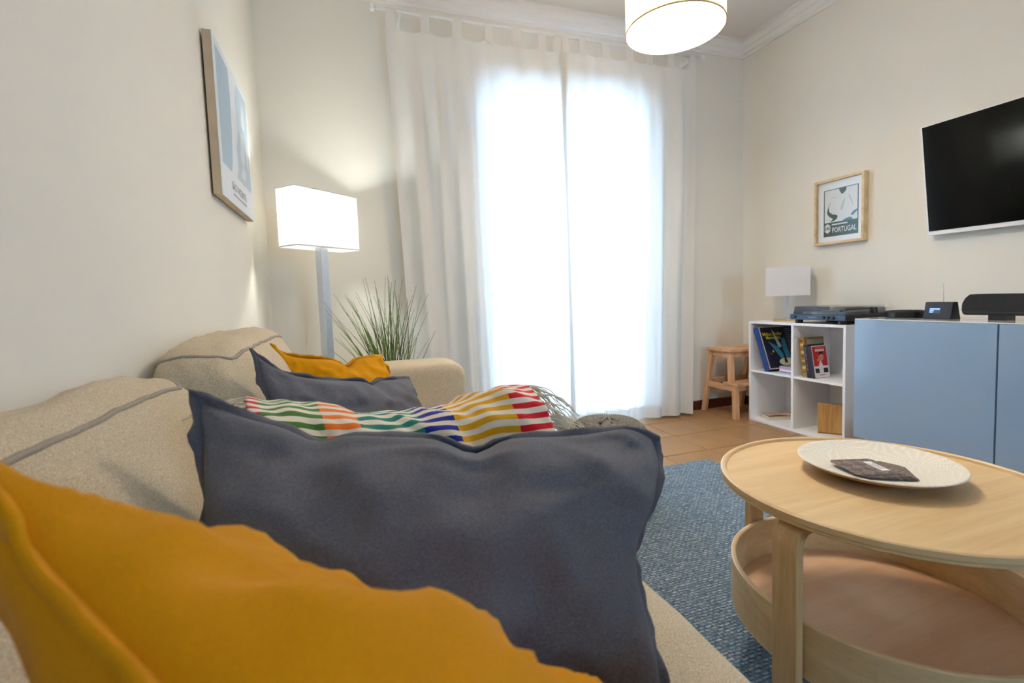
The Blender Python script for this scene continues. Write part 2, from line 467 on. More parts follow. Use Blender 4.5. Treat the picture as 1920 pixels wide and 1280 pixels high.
# ------------------------------------------------------------------ room shell
T = 0.22
struct('floor', MB().box((XL - T, YR - T, -0.12), (XR + T, YB + T, -0.004)), 'grout')
floor = bpy.data.objects['floor']
tp = 0.304
tm = None
i0 = math.floor((XL - 1.937) / tp); i1 = math.ceil((XR - 1.937) / tp)
j0 = math.floor((-1.3 - 2.543) / tp); j1 = math.ceil((YB - 2.543) / tp)
for i in range(i0, i1):
    for j in range(j0, j1):
        x0 = max(1.937 + i * tp + 0.003, XL); x1 = min(1.937 + (i + 1) * tp - 0.003, XR)
        y0 = 2.543 + j * tp + 0.003; y1 = min(2.543 + (j + 1) * tp - 0.003, YB)
        if x1 - x0 < 0.01 or y1 - y0 < 0.01: continue
        full = abs(x1 - x0 - tp + 0.006) < 1e-5 and abs(y1 - y0 - tp + 0.006) < 1e-5
        if full and tm:
            t = bpy.data.objects.new('tile', tm); COL.objects.link(t); t.parent = floor
            t.modifiers.new('bevel', 'BEVEL').width = 0.0015
        else:
            t = obj('tile', MB().box((-(x1 - x0) / 2, -(y1 - y0) / 2, -0.01), ((x1 - x0) / 2, (y1 - y0) / 2, 0)), 'tile', floor, local=True, bevel=0.0015, seg=1)
            if full: tm = t.data
        t.location = Vector(((x0 + x1) / 2, (y0 + y1) / 2, 0)) - floor.location
rest = MB().box((XL, YR, -0.01), (XR, 2.543 + j0 * tp - 0.003, 0)); obj('tile', rest, 'tile', floor)
struct('ceiling', MB().box((XL - T, YR - T, ZC), (XR + T, YB + T, ZC + 0.12)), 'ceil')
struct('wall_left', MB().box((XL - T, YR - T, -0.004), (XL, YB + T, ZC)), 'wall')
struct('wall_right', MB().box((XR, YR - T, -0.004), (XR + T, YB + T, ZC)), 'wall')
wb = MB().box((XL, YB, -0.004), (WX0, YB + T, ZC)).box((WX1, YB, -0.004), (XR, YB + T, ZC)).box((WX0, YB, WZ1), (WX1, YB + T, ZC))
struct('wall_back', wb, 'wall')
wr = MB().box((XL, YR - T, -0.004), (RX0, YR, ZC)).box((RX1, YR - T, -0.004), (XR, YR, ZC)).box((RX0, YR - T, RZ1), (RX1, YR, ZC)).box((RX0, YR - T, -0.004), (RX1, YR, RZ0))
struct('wall_rear', wr, 'wall')
# cornice moulding: stepped cove
prof = [(0, 2.70), (0.012, 2.70), (0.014, 2.715), (0.03, 2.722), (0.042, 2.745), (0.052, 2.75), (0.07, 2.772), (0.074, 2.782), (0.09, 2.786), (0.092, 2.7995), (0, 2.7995)]
struct('trim_1', MB().prism([(YB - a, z) for a, z in prof], 'x', XL, XR), 'trim')
struct('trim_2', MB().prism([(XR - a, z) for a, z in prof], 'y', YR, YB), 'trim')
struct('trim_3', MB().prism([(XL + a, z) for a, z in prof], 'y', YR, YB), 'trim')
bp = [(0, 0), (0.014, 0), (0.014, 0.062), (0.008, 0.07), (0, 0.07)]
struct('baseboard_back', MB().prism([(YB - a, z) for a, z in bp], 'x', WX1 + 0.06, XR).prism([(YB - a, z) for a, z in bp], 'x', XL, WX0 - 0.06), 'base')
struct('baseboard_right', MB().prism([(XR - a, z) for a, z in bp], 'y', YR, YB), 'base')
struct('baseboard_left', MB().prism([(XL + a, z) for a, z in bp], 'y', YR, YB), 'base')


def door_window(name, x0, x1, z0, z1, y, leaves=2):
    r = bpy.data.objects.new(name, None); COL.objects.link(r); r.location = ((x0 + x1) / 2, y, z0); r['kind'] = 'structure'
    f = 0.035
    obj('window_frame', MB().box((x0, y - 0.035, z0), (x0 + f, y + 0.035, z1)).box((x1 - f, y - 0.035, z0), (x1, y + 0.035, z1)).box((x0 + f, y - 0.035, z1 - f), (x1 - f, y + 0.035, z1)).box((x0 + f, y - 0.035, z0), (x1 - f, y + 0.035, z0 + 0.02)), 'white_r', r, 0.003)
    w = (x1 - x0 - 2 * f) / leaves
    for i in range(leaves):
        a = x0 + f + i * w; b = a + w; g = 0.035
        lf = obj('window_sash', MB().box((a, y - 0.02, z0 + 0.02), (a + g, y + 0.02, z1 - f)).box((b - g, y - 0.02, z0 + 0.02), (b, y + 0.02, z1 - f)).box((a + g, y - 0.02, z1 - f - g), (b - g, y + 0.02, z1 - f)).box((a + g, y - 0.02, z0 + 0.02), (b - g, y + 0.02, z0 + 0.08)), 'white_r', r, 0.003)
        obj('pane', MB().box((a + g, y - 0.003, z0 + 0.08), (b - g, y + 0.003, z1 - f - g)), 'glass', lf)
    return r


door_window('window_1', WX0, WX1, 0.0, WZ1, YB + 0.15)
door_window('added_fill_window', RX0, RX1, RZ0, RZ1, YR - 0.15, 2)  # unseen, added behind the camera to let in fill light
struct('balcony_floor', MB().box((WX0 - 1.2, YB + T, -0.14), (WX1 + 1.2, YB + T + 1.1, -0.03)), 'ext')
rl = thing('balcony_railing', 'grey metal balcony railing seen faintly through the sheer curtain', 'railing', (1.46, YB + T + 1.02, -0.03))
obj('handrail', MB().box((WX0 - 1.15, YB + T + 0.99, 0.93), (WX1 + 1.15, YB + T + 1.04, 0.98)), 'rail', rl)
obj('bottom_rail', MB().box((WX0 - 1.15, YB + T + 1.0, 0.05), (WX1 + 1.15, YB + T + 1.03, 0.08)), 'rail', rl)
bx = WX0 - 1.1
while bx < WX1 + 1.1:
    obj('baluster', MB().box((bx, YB + T + 1.008, -0.03), (bx + 0.014, YB + T + 1.022, 0.93)), 'rail', rl); bx += 0.12


# ------------------------------------------------------------------ soft-goods builders
def puff(lo, hi, n=14, k=7.0, bulge=(0, 0, 0), wr=0.004, seed=0.0, shape=None):
    """rounded, slightly stuffed block: superellipsoid of exponent k with bulging faces and soft wrinkles"""
    c = (Vector(lo) + Vector(hi)) / 2; h = (Vector(hi) - Vector(lo)) / 2

    def q(p):
        s = (abs(p[0]) ** k + abs(p[1]) ** k + abs(p[2]) ** k) ** (1 / k)
        u = Vector(p) / s
        e = [1 - abs(a) ** 2.2 for a in u]
        d = Vector((u[0] * bulge[0] * e[1] * e[2], u[1] * bulge[1] * e[0] * e[2], u[2] * bulge[2] * e[0] * e[1]))
        pt = Vector((u[0] * h[0], u[1] * h[1], u[2] * h[2])) + d
        if wr:
            w = noise.noise(Vector((pt.x * 9 + seed, pt.y * 5, pt.z * 9))) * wr
            w += noise.noise(Vector((pt.x * 8 + seed, pt.y * 24 + pt.x * 18, pt.z * 8 + seed))) * wr * 0.55
            pt += Vector((u[0] ** 3, u[1] ** 3, u[2] ** 3)).normalized() * w
        pt += c
        return Vector(shape(pt)) if shape else pt
    mb = MB()
    L = lambda t: math.copysign(abs(t) ** 0.8, t)
    for ax in range(3):
        for sg in (-1, 1):
            def fn(a, b, ax=ax, sg=sg):
                p = [0, 0, 0]; p[ax] = sg; p[(ax + 1) % 3] = L(2 * a - 1) * (1 if sg > 0 else -1); p[(ax + 2) % 3] = L(2 * b - 1)
                return q(p)
            mb.grid(fn, n, n)
    bm = bmesh.new(); vs = [bm.verts.new(v) for v in mb.v]
    for f in mb.f:
        try: bm.faces.new([vs[i] for i in f])
        except ValueError: pass
    bmesh.ops.remove_doubles(bm, verts=bm.verts, dist=1e-4)
    bm.verts.index_update(); out = MB(); out.v = [v.co.copy() for v in bm.verts]; out.f = [tuple(v.index for v in f.verts) for f in bm.faces]; bm.free()
    return out, q


def cushion(name, label, TL, TR, BR, BL, thick, mat, edge_mat, seed, fl=0.025, group=None, pinch=0.07, wr=0.006, wave=0.012, bend=None, n=56, back=1.0, a=0.5, ew=1.5):
    """stuffed square cushion with a flat stitched flange all round; corners given in the room"""
    TL, TR, BR, BL = map(Vector, (TL, TR, BR, BL))  # corner positions mostly unprojected from image pixels at chosen depths
    nrm = ((TR - TL) + (BR - BL)).cross((TL - BL) + (TR - BR)).normalized()
    if nrm.y > 0: nrm = -nrm

    def flat(u, v):
        uu = u * (1 - pinch * (1 - v * v)); vv = v * (1 - pinch * (1 - u * u))
        s, t = (uu + 1) / 2, (vv + 1) / 2
        p = (BL * (1 - s) + BR * s) * (1 - t) + (TL * (1 - s) + TR * s) * t
        return p + (Vector(bend(u, v)) if bend else Vector((0, 0, 0)))

    def surf(u, v, sg):
        p = flat(u, v)
        h = thick * (max(0, 1 - u * u) ** a) * (max(0, 1 - v * v) ** a)
        eu, ev = 1 - abs(u), 1 - abs(v)
        e = min(eu, ev)
        w = noise.noise(Vector((u * 2.2 + seed, v * 2.2, seed * sg))) * 1.6 + noise.noise(Vector((u * 5 + seed, v * 4, 3.1 * sg))) * 0.7 * min(1, ew)
        ridge = (1 - abs(noise.noise(Vector((u * 2.6 + seed, v * 2.1 - seed, sg * 2.0)))) * 2.6)
        w += 0.9 * max(0, ridge) ** 2
        al = u if ev < eu else v
        w += math.exp(-e * 6) * noise.noise(Vector((al * 8 + seed, seed, sg))) * ew
        h += wr * w * min(1, e * 7)
        return p + nrm * h * sg * (1 if sg > 0 else back)
    g = [math.sin((2 * i / n - 1) * PI / 2) for i in range(n + 1)]
    mb = MB()
    mb.grid(lambda s, t: surf(g[round(s * n)], g[round(t * n)], 1), n, n)
    mb.grid(lambda s, t: surf(g[round(s * n)], g[round(t * n)], -1), n, n)
    bm = bmesh.new(); vs = [bm.verts.new(v) for v in mb.v]
    for f in mb.f: bm.faces.new([vs[i] for i in f])
    bmesh.ops.remove_doubles(bm, verts=bm.verts, dist=1e-5); bm.verts.index_update()
    mb.v = [v.co.copy() for v in bm.verts]; mb.f = [tuple(v.index for v in f.verts) for f in bm.faces]; bm.free()
    root = obj(name, mb, mat, smooth=True)
    tag(root, label, 'cushion', group)
    # flange ring
    per = []
    N = 160
    for i in range(N):
        t = i / N * 4; k = int(t); f = math.sin((2 * (t - k) - 1) * PI / 2) * 1.0
        f = 2 * (t - k) - 1
        per.append([(f, 1), (1, -f), (-f, -1), (-1, f)][k])
    ctr = flat(0, 0); K = 5
    m2 = MB(); vs = []
    for i, (u, v) in enumerate(per):
        p = flat(u, v)
        eu = Vector((flat(1, v) - flat(-1, v))).normalized(); ev = Vector((flat(u, 1) - flat(u, -1))).normalized()
        ou = eu * (max(0, abs(u) - 0.93) / 0.07) * math.copysign(1, u) if abs(u) > 0.93 else Vector((0, 0, 0))
        ov = ev * (max(0, abs(v) - 0.93) / 0.07) * math.copysign(1, v) if abs(v) > 0.93 else Vector((0, 0, 0))
        o = ou + ov
        if o.length > 1.35: o *= 1.35 / o.length
        aa = i / N * 2 * PI
        wv = noise.noise(Vector((math.cos(aa) * 4.5 + seed, math.sin(aa) * 4.5, seed))) * wave * 1.8 + noise.noise(Vector((math.cos(aa) * 11, math.sin(aa) * 11 + seed, seed))) * wave
        ln = fl * (1 + 0.35 * noise.noise(Vector((math.cos(aa) * 6, math.sin(aa) * 6, seed + 5))))
        for j in range(K):
            s = j / (K - 1)
            vs.append(p + o * (ln * s - 0.004) + nrm * wv * s * s * 1.3)
    fs = [(i * K + j, ((i + 1) % N) * K + j, ((i + 1) % N) * K + j + 1, i * K + j + 1) for i in range(N) for j in range(K - 1)]
    m2.add(vs, fs)
    obj('flange', m2, edge_mat, root, smooth=True, solid=0.006)
    return root


# ------------------------------------------------------------------ sofa
sofa = thing('sofa', 'beige woven fabric sofa along the left wall with loose cushions', 'sofa', (0.03, 1.1, 0.014))
obj('sofa_frame', MB().box((-0.395, -0.12, 0.08), (0.445, 2.30, 0.27)), 'beige', sofa, 0.015, 3)
mbk, _ = puff((-0.412, -0.12, 0.08), (-0.27, 2.30, 0.63), 12, 9, wr=0.002); obj('back_rest', mbk, 'beige', sofa, smooth=True)
for y0, y1 in ((2.05, 2.325), (-0.16, 0.115)):
    ma, _ = puff((-0.405, y0, 0.07), (0.475, y1, 0.645), 22, 14, (0.006, 0.004, 0.006), wr=0.002, seed=y0)
    ar = obj('arm_rest', ma, 'beige', sofa, smooth=True)
for y0, y1, sd in ((1.105, 2.045, 3.0), (0.12, 1.095, 9.0)):
    ms, _ = puff((-0.24, y0, 0.255), (0.478, y1, 0.425), 22, 8, (0.0, 0.0, 0.022), wr=0.004, seed=sd)
    obj('seat_cushion', ms, 'beige', sofa, smooth=True)


def back_cush(y0, y1, z1, seed, taper, drop):
    def shp(p):
        t = max(0.0, (p.z - 0.41) / (z1 - 0.41))
        x = p.x
        w = 1 - taper * t ** 1.5            # thinner towards the top
        x = -0.405 + (x + 0.405) * w
        yy = (p.y - y0) / (y1 - y0)
        z = p.z - drop * t * (1 - yy)
        return (x, p.y, z)
    m, q = puff((-0.405, y0, 0.41), (-0.135, y1, z1), 34, 6.0, (0.045, 0.006, 0.012), wr=0.010, seed=seed, shape=shp)
    o = obj('back_cushion', m, 'beige', sofa, smooth=True)
    path = []
    for i in range(13): path.append(q((-1 + 2 * i / 12 * 0.97, -1, 1)))
    for i in range(1, 40): path.append(q((1, -1 + 2 * i / 40, 1)))
    for i in range(13): path.append(q((1 - 2 * i / 12 * 0.97, 1, 1)))
    obj('piping', MB().tube(path, 0.0042, 6), 'beige_pipe', o, smooth=True)
    return o


back_cush(1.12, 2.06, 0.838, 4.0, 0.42, 0.0)
back_cush(0.10, 1.115, 0.802, 12.0, 0.68, 0.004)
for x in (-0.33, 0.38):
    for y in (-0.05, 2.22):
        obj('leg', MB().lathe([(0.02, 0.014), (0.027, 0.08)], 16, (x, y)), 'base', sofa)

# ------------------------------------------------------------------ cushions
G = 'cushions on the sofa'


def ear(d, w, dips=()):
    """top edge drops away from a raised left corner; dips are (u, width, depth)"""
    def f(u, v):
        t = ((v + 1) / 2) ** 2
        z = -d * (1 - math.exp(-(u + 1) / w))
        y = 0.0
        for c, ww, k in dips:
            g = math.exp(-((u - c) / ww) ** 2); z -= k * g; y -= 0.5 * k * g
        return (0, y * t, z * t)
    return f


cushion('scatter_cushion', 'mustard yellow cushion at the far end of the sofa by the arm', (-0.222, 1.60, 0.803), (0.10, 1.75, 0.765), (0.20, 1.68, 0.44), (-0.13, 1.50, 0.43), 0.075, 'yellow', 'yellow', 2.3, group=G, fl=0.012, wave=0.012, wr=0.010, bend=ear(0.035, 0.12, [(0.2, 0.16, 0.03)]))
cushion('scatter_cushion', 'grey blue cushion between the mustard one and the striped throw', (-0.2, 1.15, 0.822), (0.155, 1.42, 0.742), (0.235, 1.36, 0.44), (-0.15, 1.12, 0.43), 0.08, 'grey', 'grey_edge', 5.1, group=G, fl=0.012, wave=0.010, wr=0.010, bend=ear(0.048, 0.2, [(0.35, 0.1, 0.012)]))
cushion('scatter_cushion', 'grey blue cushion mostly hidden underneath the striped throw', (-0.185, 1.0, 0.722), (0.29, 1.0, 0.66), (0.31, 0.90, 0.44), (-0.15, 0.90, 0.44), 0.06, 'grey', 'grey_edge', 8.4, group=G, fl=0.010)
_e1 = ear(0.046, 0.26, [(-0.55, 0.09, 0.012), (0.10, 0.11, 0.020), (0.85, 0.2, -0.006)])


def big_bend(u, v):
    x, y, z = _e1(u, v)
    k = max(0.0, (u - 0.45) / 0.55) ** 2
    x -= k * (0.020 * math.exp(-((v - 0.10) / 0.34) ** 2) - 0.012 * math.exp(-((v - 0.75) / 0.22) ** 2))
    z -= max(0.0, (u - 0.8) / 0.2) ** 2 * 0.022 * max(0.0, v) ** 3       # soft rounded upper corner
    return (x, y - k * 0.02 * math.sin(v * 5), z)


cushion('scatter_cushion', 'large grey blue cushion in the foreground with wavy stitched edge', (-0.192, 0.72, 0.800), (0.437, 0.61, 0.750), (0.318, 0.47, 0.445), (-0.17, 0.50, 0.44), 0.10, 'grey', 'grey_edge', 11.7, group=G, fl=0.013, wave=0.014, wr=0.013, pinch=0.045, bend=big_bend)
cushion('scatter_cushion', 'mustard yellow cushion nearest the camera filling the lower left corner', (-0.215, 0.34, 0.847), (0.07, 0.05, 0.695), (0.365, 0.285, 0.44), (-0.075, 0.435, 0.44), 0.068, 'yellow', 'yellow', 21.0, group=G, fl=0.016, wave=0.006, wr=0.011, back=1.3, ew=0.35)

# ------------------------------------------------------------------ striped throw
TX0, TX1 = -0.165, 0.366


def throw_top(s):
    pts = [(0, 0.748), (0.1, 0.738), (0.2, 0.724), (0.38, 0.696), (0.55, 0.688), (0.68, 0.694), (0.8, 0.710), (0.9, 0.722), (1, 0.714)]
    for (a, za), (b, zb) in zip(pts, pts[1:]):
        if s <= b:
            t = (s - a) / (b - a); t = t * t * (3 - 2 * t); return za + (zb - za) * t
    return pts[-1][1]


NU, NV = 90, 60
tv = []; tuv = []
for i in range(NU + 1):
    s = i / NU; arc = 0.0; prev = None
    for j in range(NV + 1):
        th = PI * (0.03 + 0.94 * j / NV)
        zt = throw_top(s)
        y = 0.955 - 0.125 * math.copysign(abs(math.cos(th)) ** 0.8, math.cos(th)) + 0.03 * math.sin(th)
        z = 0.45 + (zt - 0.45) * math.sin(th) ** 0.62
        w = noise.noise(Vector((s * 7, th * 1.2, 4))) * 0.008 + noise.noise(Vector((s * 15 + th * 2.0, th * 2.4, 9))) * 0.006
        w += 0.012 * max(0, 1 - abs(noise.noise(Vector((s * 5 + 2, th * 1.5 + s * 3, 1.5)))) * 3) * 0.6
        p = Vector((TX0 + (TX1 - TX0) * s - 0.05 * (0.5 - 0.5 * math.cos(th)) * (1 - s) + 0.012 * math.cos(th), y - w * math.cos(th), z + w * math.sin(th)))
        if prev is not None: arc += (p - prev).length
        prev = p; tv.append(p); tuv.append((s, arc + 0.006 * noise.noise(Vector((s * 6, 3, 3)))))
mt = MB(); mt.add(tv, [(i * (NV + 1) + j, (i + 1) * (NV + 1) + j, (i + 1) * (NV + 1) + j + 1, i * (NV + 1) + j + 1) for i in range(NU) for j in range(NV)])
throw = obj('throw_blanket', mt, 'throw', smooth=True, solid=0.005, uv=tuv)
tag(throw, 'cream cotton throw with multicoloured stripes and white fringe draped on sofa', 'blanket')
rnd = random.Random(4)


def fringe(end):
    mb = MB()
    for k in range(70 if end > 0 else 60):
        j = rnd.randint(6, 36)
        p = tv[(NU if end > 0 else 0) * (NV + 1) + j].copy()
        ln = rnd.uniform(0.05, 0.105)
        d = Vector((end * rnd.uniform(0.5, 1.0), rnd.uniform(-0.5, 0.25), rnd.uniform(-0.5, 0.15) if end > 0 else rnd.uniform(-0.35, 0.1))).normalized()
        path = [p - d * 0.004]
        for i in range(1, 8):
            t = i / 7
            drop = -0.7 * t * t * ln if end > 0 else -0.18 * t * t * ln
            q = p + d * ln * t + Vector((0, 0, drop)) + Vector((noise.noise(Vector((k * 3.1, t * 3, 0))), noise.noise(Vector((k * 2.3, t * 3, 5))), noise.noise(Vector((k * 1.7, t * 3, 9))))) * 0.012 * t
            path.append(q)
        mb.tube(path, 0.0014, 5, 0.001)
    o = obj('fringe', mb, 'fringe', throw, smooth=True); o['kind'] = 'stuff'


fringe(1); fringe(-1)

# ------------------------------------------------------------------ rug
rg = MB()
rx0, rx1, ry0, ry1, rr = -0.2, 1.80, -0.75, 2.085, 0.03
poly = []
for cx, cy, a0 in ((rx1 - rr, ry1 - rr, 0), (rx0 + rr, ry1 - rr, 90), (rx0 + rr, ry0 + rr, 180), (rx1 - rr, ry0 + rr, 270)):
    for k in range(7):
        a = math.radians(a0 + k * 15); poly.append((cx + rr * math.cos(a), cy + rr * math.sin(a)))
rg.prism(poly, 'z', 0.0, 0.014)
tag(obj('area_rug', rg, 'rug', bevel=0.004), 'blue grey woven wool rug under the coffee table and sofa', 'rug')

# ------------------------------------------------------------------ coffee table
TC = Vector((1.094, 0.727, 0.014)); TZ = 0.490
table = thing('coffee_table', 'round birch coffee table with raised rim and lower storage tray', 'coffee table', TC)
RT = 0.323
obj('table_top', MB().lathe([(0.001, 0.466), (RT - 0.006, 0.466), (RT, 0.470), (RT, 0.476), (RT - 0.001, 0.4825), (0.001, 0.4825)], 96, TC.xy, cap=False), 'birch', table)
obj('rim', MB().lathe([(RT - 0.013, 0.482), (RT, 0.474), (RT + 0.0015, 0.478), (RT + 0.0015, TZ - 0.002), (RT - 0.002, TZ), (RT - 0.008, TZ), (RT - 0.0105, TZ - 0.002), (RT - 0.013, 0.482)], 96, TC.xy, cap=False), 'birch_s', table, smooth=False)
RY = 0.302
tray = obj('tray_wall', MB().lathe([(RY - 0.012, 0.160), (RY, 0.160), (RY, 0.270), (RY - 0.003, 0.272), (RY - 0.009, 0.272), (RY - 0.012, 0.270), (RY - 0.012, 0.160)], 96, TC.xy, cap=False), 'birch_s', table)
obj('tray_floor', MB().lathe([(0.001, 0.160), (RY - 0.0125, 0.160), (RY - 0.0125, 0.172), (0.001, 0.172)], 96, TC.xy, cap=False), 'birch_d', table)
for k in range(4):
    a = math.radians(187 + 90 * k)
    rad = Vector((math.cos(a), math.sin(a), 0)); tan = Vector((-math.sin(a), math.cos(a), 0))
    th = 0.021; R0 = RY + 0.002; hw = 0.026
    # side profile in (r, z): upright lamination that bends inwards under the top
    outer = [(R0 + th, 0.014), (R0 + th, 0.42)] ; inner = [(R0, 0.014), (R0, 0.42)]
    bc = (R0 - 0.025, 0.42)
    for i in range(1, 9):
        b = i / 8 * PI / 2
        outer.append((bc[0] + (0.025 + th) * math.cos(b), bc[1] + (0.025 + th) * math.sin(b)))
        inner.append((bc[0] + 0.025 * math.cos(b), bc[1] + 0.025 * math.sin(b)))
    outer.append((R0 - 0.14, 0.466)); inner.append((R0 - 0.14, 0.445))
    prof2 = outer + inner[::-1]
    base = Vector((TC.x, TC.y, 0))
    vs = [base + rad * r + tan * t + Vector((0, 0, z)) for t in (-hw, hw) for r, z in prof2]
    n = len(prof2); h = n // 2
    fs = [(i, (i + 1) % n, n + (i + 1) % n, n + i) for i in range(n)]
    for o2 in (0, n):
        fs += [tuple(o2 + x for x in (i, i + 1, n - 2 - i, n - 1 - i)) for i in range(h - 1)]
    obj('leg', MB().add(vs, fs), 'birch_v', table, 0.003, 2)

# plate and coasters
PC = (1.135, 0.762)
pz = 0.4825
plate = thing('serving_plate', 'large cream plate embossed with leaf pattern on the coffee table', 'plate', (PC[0], PC[1], pz))
pr = 0.157
obj('dish', MB().lathe([(0.001, 0.0135), (0.05, 0.0138), (0.09, 0.0165), (0.125, 0.0225), (0.148, 0.0300), (pr - 0.002, 0.0345), (pr, 0.0338), (pr + 0.0005, 0.032)], 96, cap=False), 'plate', plate, smooth=True, local=True)
obj('underside', MB().lathe([(0.001, 0.0), (0.075, 0.0), (0.080, 0.002), (0.12, 0.0140), (0.146, 0.0235), (pr - 0.001, 0.031), (pr + 0.0004, 0.0322)], 96, cap=False), 'plate_edge', plate, smooth=True, local=True)


def coaster_shape(s, cut):
    return [(-s + cut, -s), (s - cut, -s), (s, -s + cut), (s, s - cut), (s - cut, s), (-s + cut, s), (-s, s - cut), (-s, -s + cut)]


cz = pz + 0.0165
for k, (dx, dy, rz) in enumerate([(0.022, -0.006, -0.72), (0.018, -0.004, -0.62), (0.012, -0.003, -0.54), (0.006, -0.002, -0.46), (0.000, 0.001, -0.40), (-0.010, 0.016, -0.31)]):
    c = obj('coaster', MB().prism(coaster_shape(0.05, 0.008), 'z', 0, 0.0016), 'coaster', local=True)
    c.location = (PC[0] - 0.038 + dx, PC[1] - 0.022 + dy, cz + k * 0.0017); c.rotation_euler = (0, 0, rz)
    tag(c, ['lowest brown patterned coaster of the fan on the cream plate', 'second lowest brown patterned coaster fanned out on the plate', 'third brown patterned coaster from the bottom of the fan', 'fourth brown patterned coaster from the bottom of the fan', 'brown patterned coaster just below the topmost one', 'topmost brown patterned coaster with a small white paper label'][k], 'coaster', 'fanned coasters on the plate')
    if k == 5:
        lb = obj('paper_label', MB().box((0.018, -0.028, 0.0016), (0.036, 0.030, 0.0020)), 'paper', c, local=True)
        for i in range(3):
            obj('print_line', MB().box((0.0215 + i * 0.0045, -0.02, 0.0020), (0.0232 + i * 0.0045, 0.02 - 0.007 * (i % 2), 0.0021)), plain('print_ink', '8d7b70', 0.8), lb, local=True)

# ------------------------------------------------------------------ pouf
po = thing('knitted_pouf', 'round grey knitted pouf standing on the floor in front of the curtain', 'pouf', (1.06, 1.86, 0.014))


def pouf_pt(a, t):
    # t from the bottom centre (0) to the top centre (1)
    th = t * PI
    r = 0.19 * math.sin(th) ** 0.62; z = 0.185 - 0.175 * math.copysign(abs(math.cos(th)) ** 0.75, math.cos(th))
    if t > 0.82:
        k = (t - 0.82) / 0.18
        z -= 0.02 * math.exp(-((k - 0.65) / 0.25) ** 2) * (0.6 + 0.4 * math.cos(a * 5 + 1))
    rib = 0.0035 * math.cos(a * 70) * min(1, math.sin(th) * 2.2) + 0.002 * math.cos(th * 60)
    return Vector(((r + rib) * math.cos(a), (r + rib) * math.sin(a), max(0, z + (rib if t > 0.6 else 0))))


obj('knit_cover', MB().grid(lambda i, j: pouf_pt(i * 2 * PI, 0.001 + 0.998 * j), 280, 90, True), 'knit', po, smooth=True, local=True)
kn = MB()
for k in range(7):
    a = k / 7 * 2 * PI
    kn.tube([(math.cos(a) * r, math.sin(a) * r, z) for r, z in ((0.055, 0.347), (0.035, 0.355), (0.015, 0.362), (0.0, 0.362))], 0.008, 6)
obj('gathered_knot', kn, 'knit', po, smooth=True, local=True)

# ------------------------------------------------------------------ floor lamp
LC = (-0.118, 2.68)
fl = thing('floor_lamp', 'lit floor lamp with white box shade and steel post in the corner', 'floor lamp', (LC[0], LC[1], 0), math.radians(42.6))
obj('base_plate', MB().box((-0.13, -0.10, 0), (0.13, 0.10, 0.02)), 'metal', fl, 0.003, local=True)
obj('post', MB().box((-0.0225, -0.0225, 0.02), (0.0225, 0.0225, 1.28)), 'metal', fl, 0.002, local=True)


def box_shade(a, b, z0, z1, th=0.002):
    """open-topped rectangular shade"""
    o = [(-a, -b), (a, -b), (a, b), (-a, b)]; i = [(-a + th, -b + th), (a - th, -b + th), (a - th, b - th), (-a + th, b - th)]
    return MB().add([(x, y, z) for z in (z0, z1) for x, y in o], [(k, (k + 1) % 4, 4 + (k + 1) % 4, 4 + k) for k in range(4)])


SZ0, SZ1 = 1.205, 1.49
obj('lamp_shade', box_shade(0.1915, 0.07, SZ0, SZ1), 'shade_w', fl, local=True)
for z in (SZ0, SZ1 - 0.006):
    rim = MB().add([(x, y, zz) for zz in (z, z + 0.006) for x, y in ((-0.193, -0.0715), (0.193, -0.0715), (0.193, 0.0715), (-0.193, 0.0715))], [(k, (k + 1) % 4, 4 + (k + 1) % 4, 4 + k) for k in range(4)])
    obj('shade_rim', rim, 'shade_off', fl, local=True, solid=0.002)
sp = MB().box((-0.19, -0.002, SZ0 + 0.01), (0.19, 0.002, SZ0 + 0.014)).box((-0.002, -0.068, SZ0 + 0.01), (0.002, 0.068, SZ0 + 0.014))
obj('shade_spider', sp, 'metal', fl, local=True)
obj('light_bulb', MB().lathe([(0.001, 1.28), (0.014, 1.282), (0.014, 1.305), (0.028, 1.335), (0.032, 1.36), (0.026, 1.385), (0.012, 1.398), (0.001, 1.40)], 24, cap=False), emis('bulb_glow', (1.0, 0.97, 0.90), 18.0), fl, smooth=True, local=True)
ld = bpy.data.lights.new('floor_lamp_light', 'POINT'); ld.energy = 17; ld.color = (0.92, 1.0, 0.96); ld.shadow_soft_size = 0.04
lo = bpy.data.objects.new('floor_lamp_light', ld); COL.objects.link(lo); lo.location = (0, 0, 1.37); lo.parent = fl

# ------------------------------------------------------------------ pendant lamp
PX, PY, PZ, PR = 1.339, 1.728, 2.0, 0.197
pd = thing('pendant_lamp', 'lit cream drum pendant lamp hanging from the ceiling', 'pendant lamp', (PX, PY, PZ))
obj('drum_shade', MB().lathe([(PR, 0.0), (PR, 0.24)], 96, cap=False), 'shade_c', pd, smooth=True, local=True)
obj('shade_ring', MB().lathe([(PR + 0.001, -0.001), (PR + 0.002, 0.0), (PR + 0.002, 0.004), (PR - 0.002, 0.004), (PR - 0.002, -0.001), (PR + 0.001, -0.001)], 96, cap=False), plain('cream_ring', 'd9b987', 0.7), pd, local=True)
obj('diffuser', MB().lathe([(0.001, 0.004), (PR - 0.004, 0.004), (PR - 0.004, 0.006), (0.001, 0.006)], 96, cap=False), emis('lit_diffuser', (1.0, 0.955, 0.88), 27.0), pd, local=True)
obj('added_glow_blocker', MB().lathe([(0.001, 0.009), (PR - 0.004, 0.009), (PR - 0.004, 0.011), (0.001, 0.011)], 96, cap=False), 'white_r', pd, local=True)  # opaque disc added to keep the diffuser's upward glow off the shade
obj('cord', MB().tube([(0, 0, 0.2), (0, 0, ZC - PZ)], 0.004, 8), 'white_r', pd, local=True)
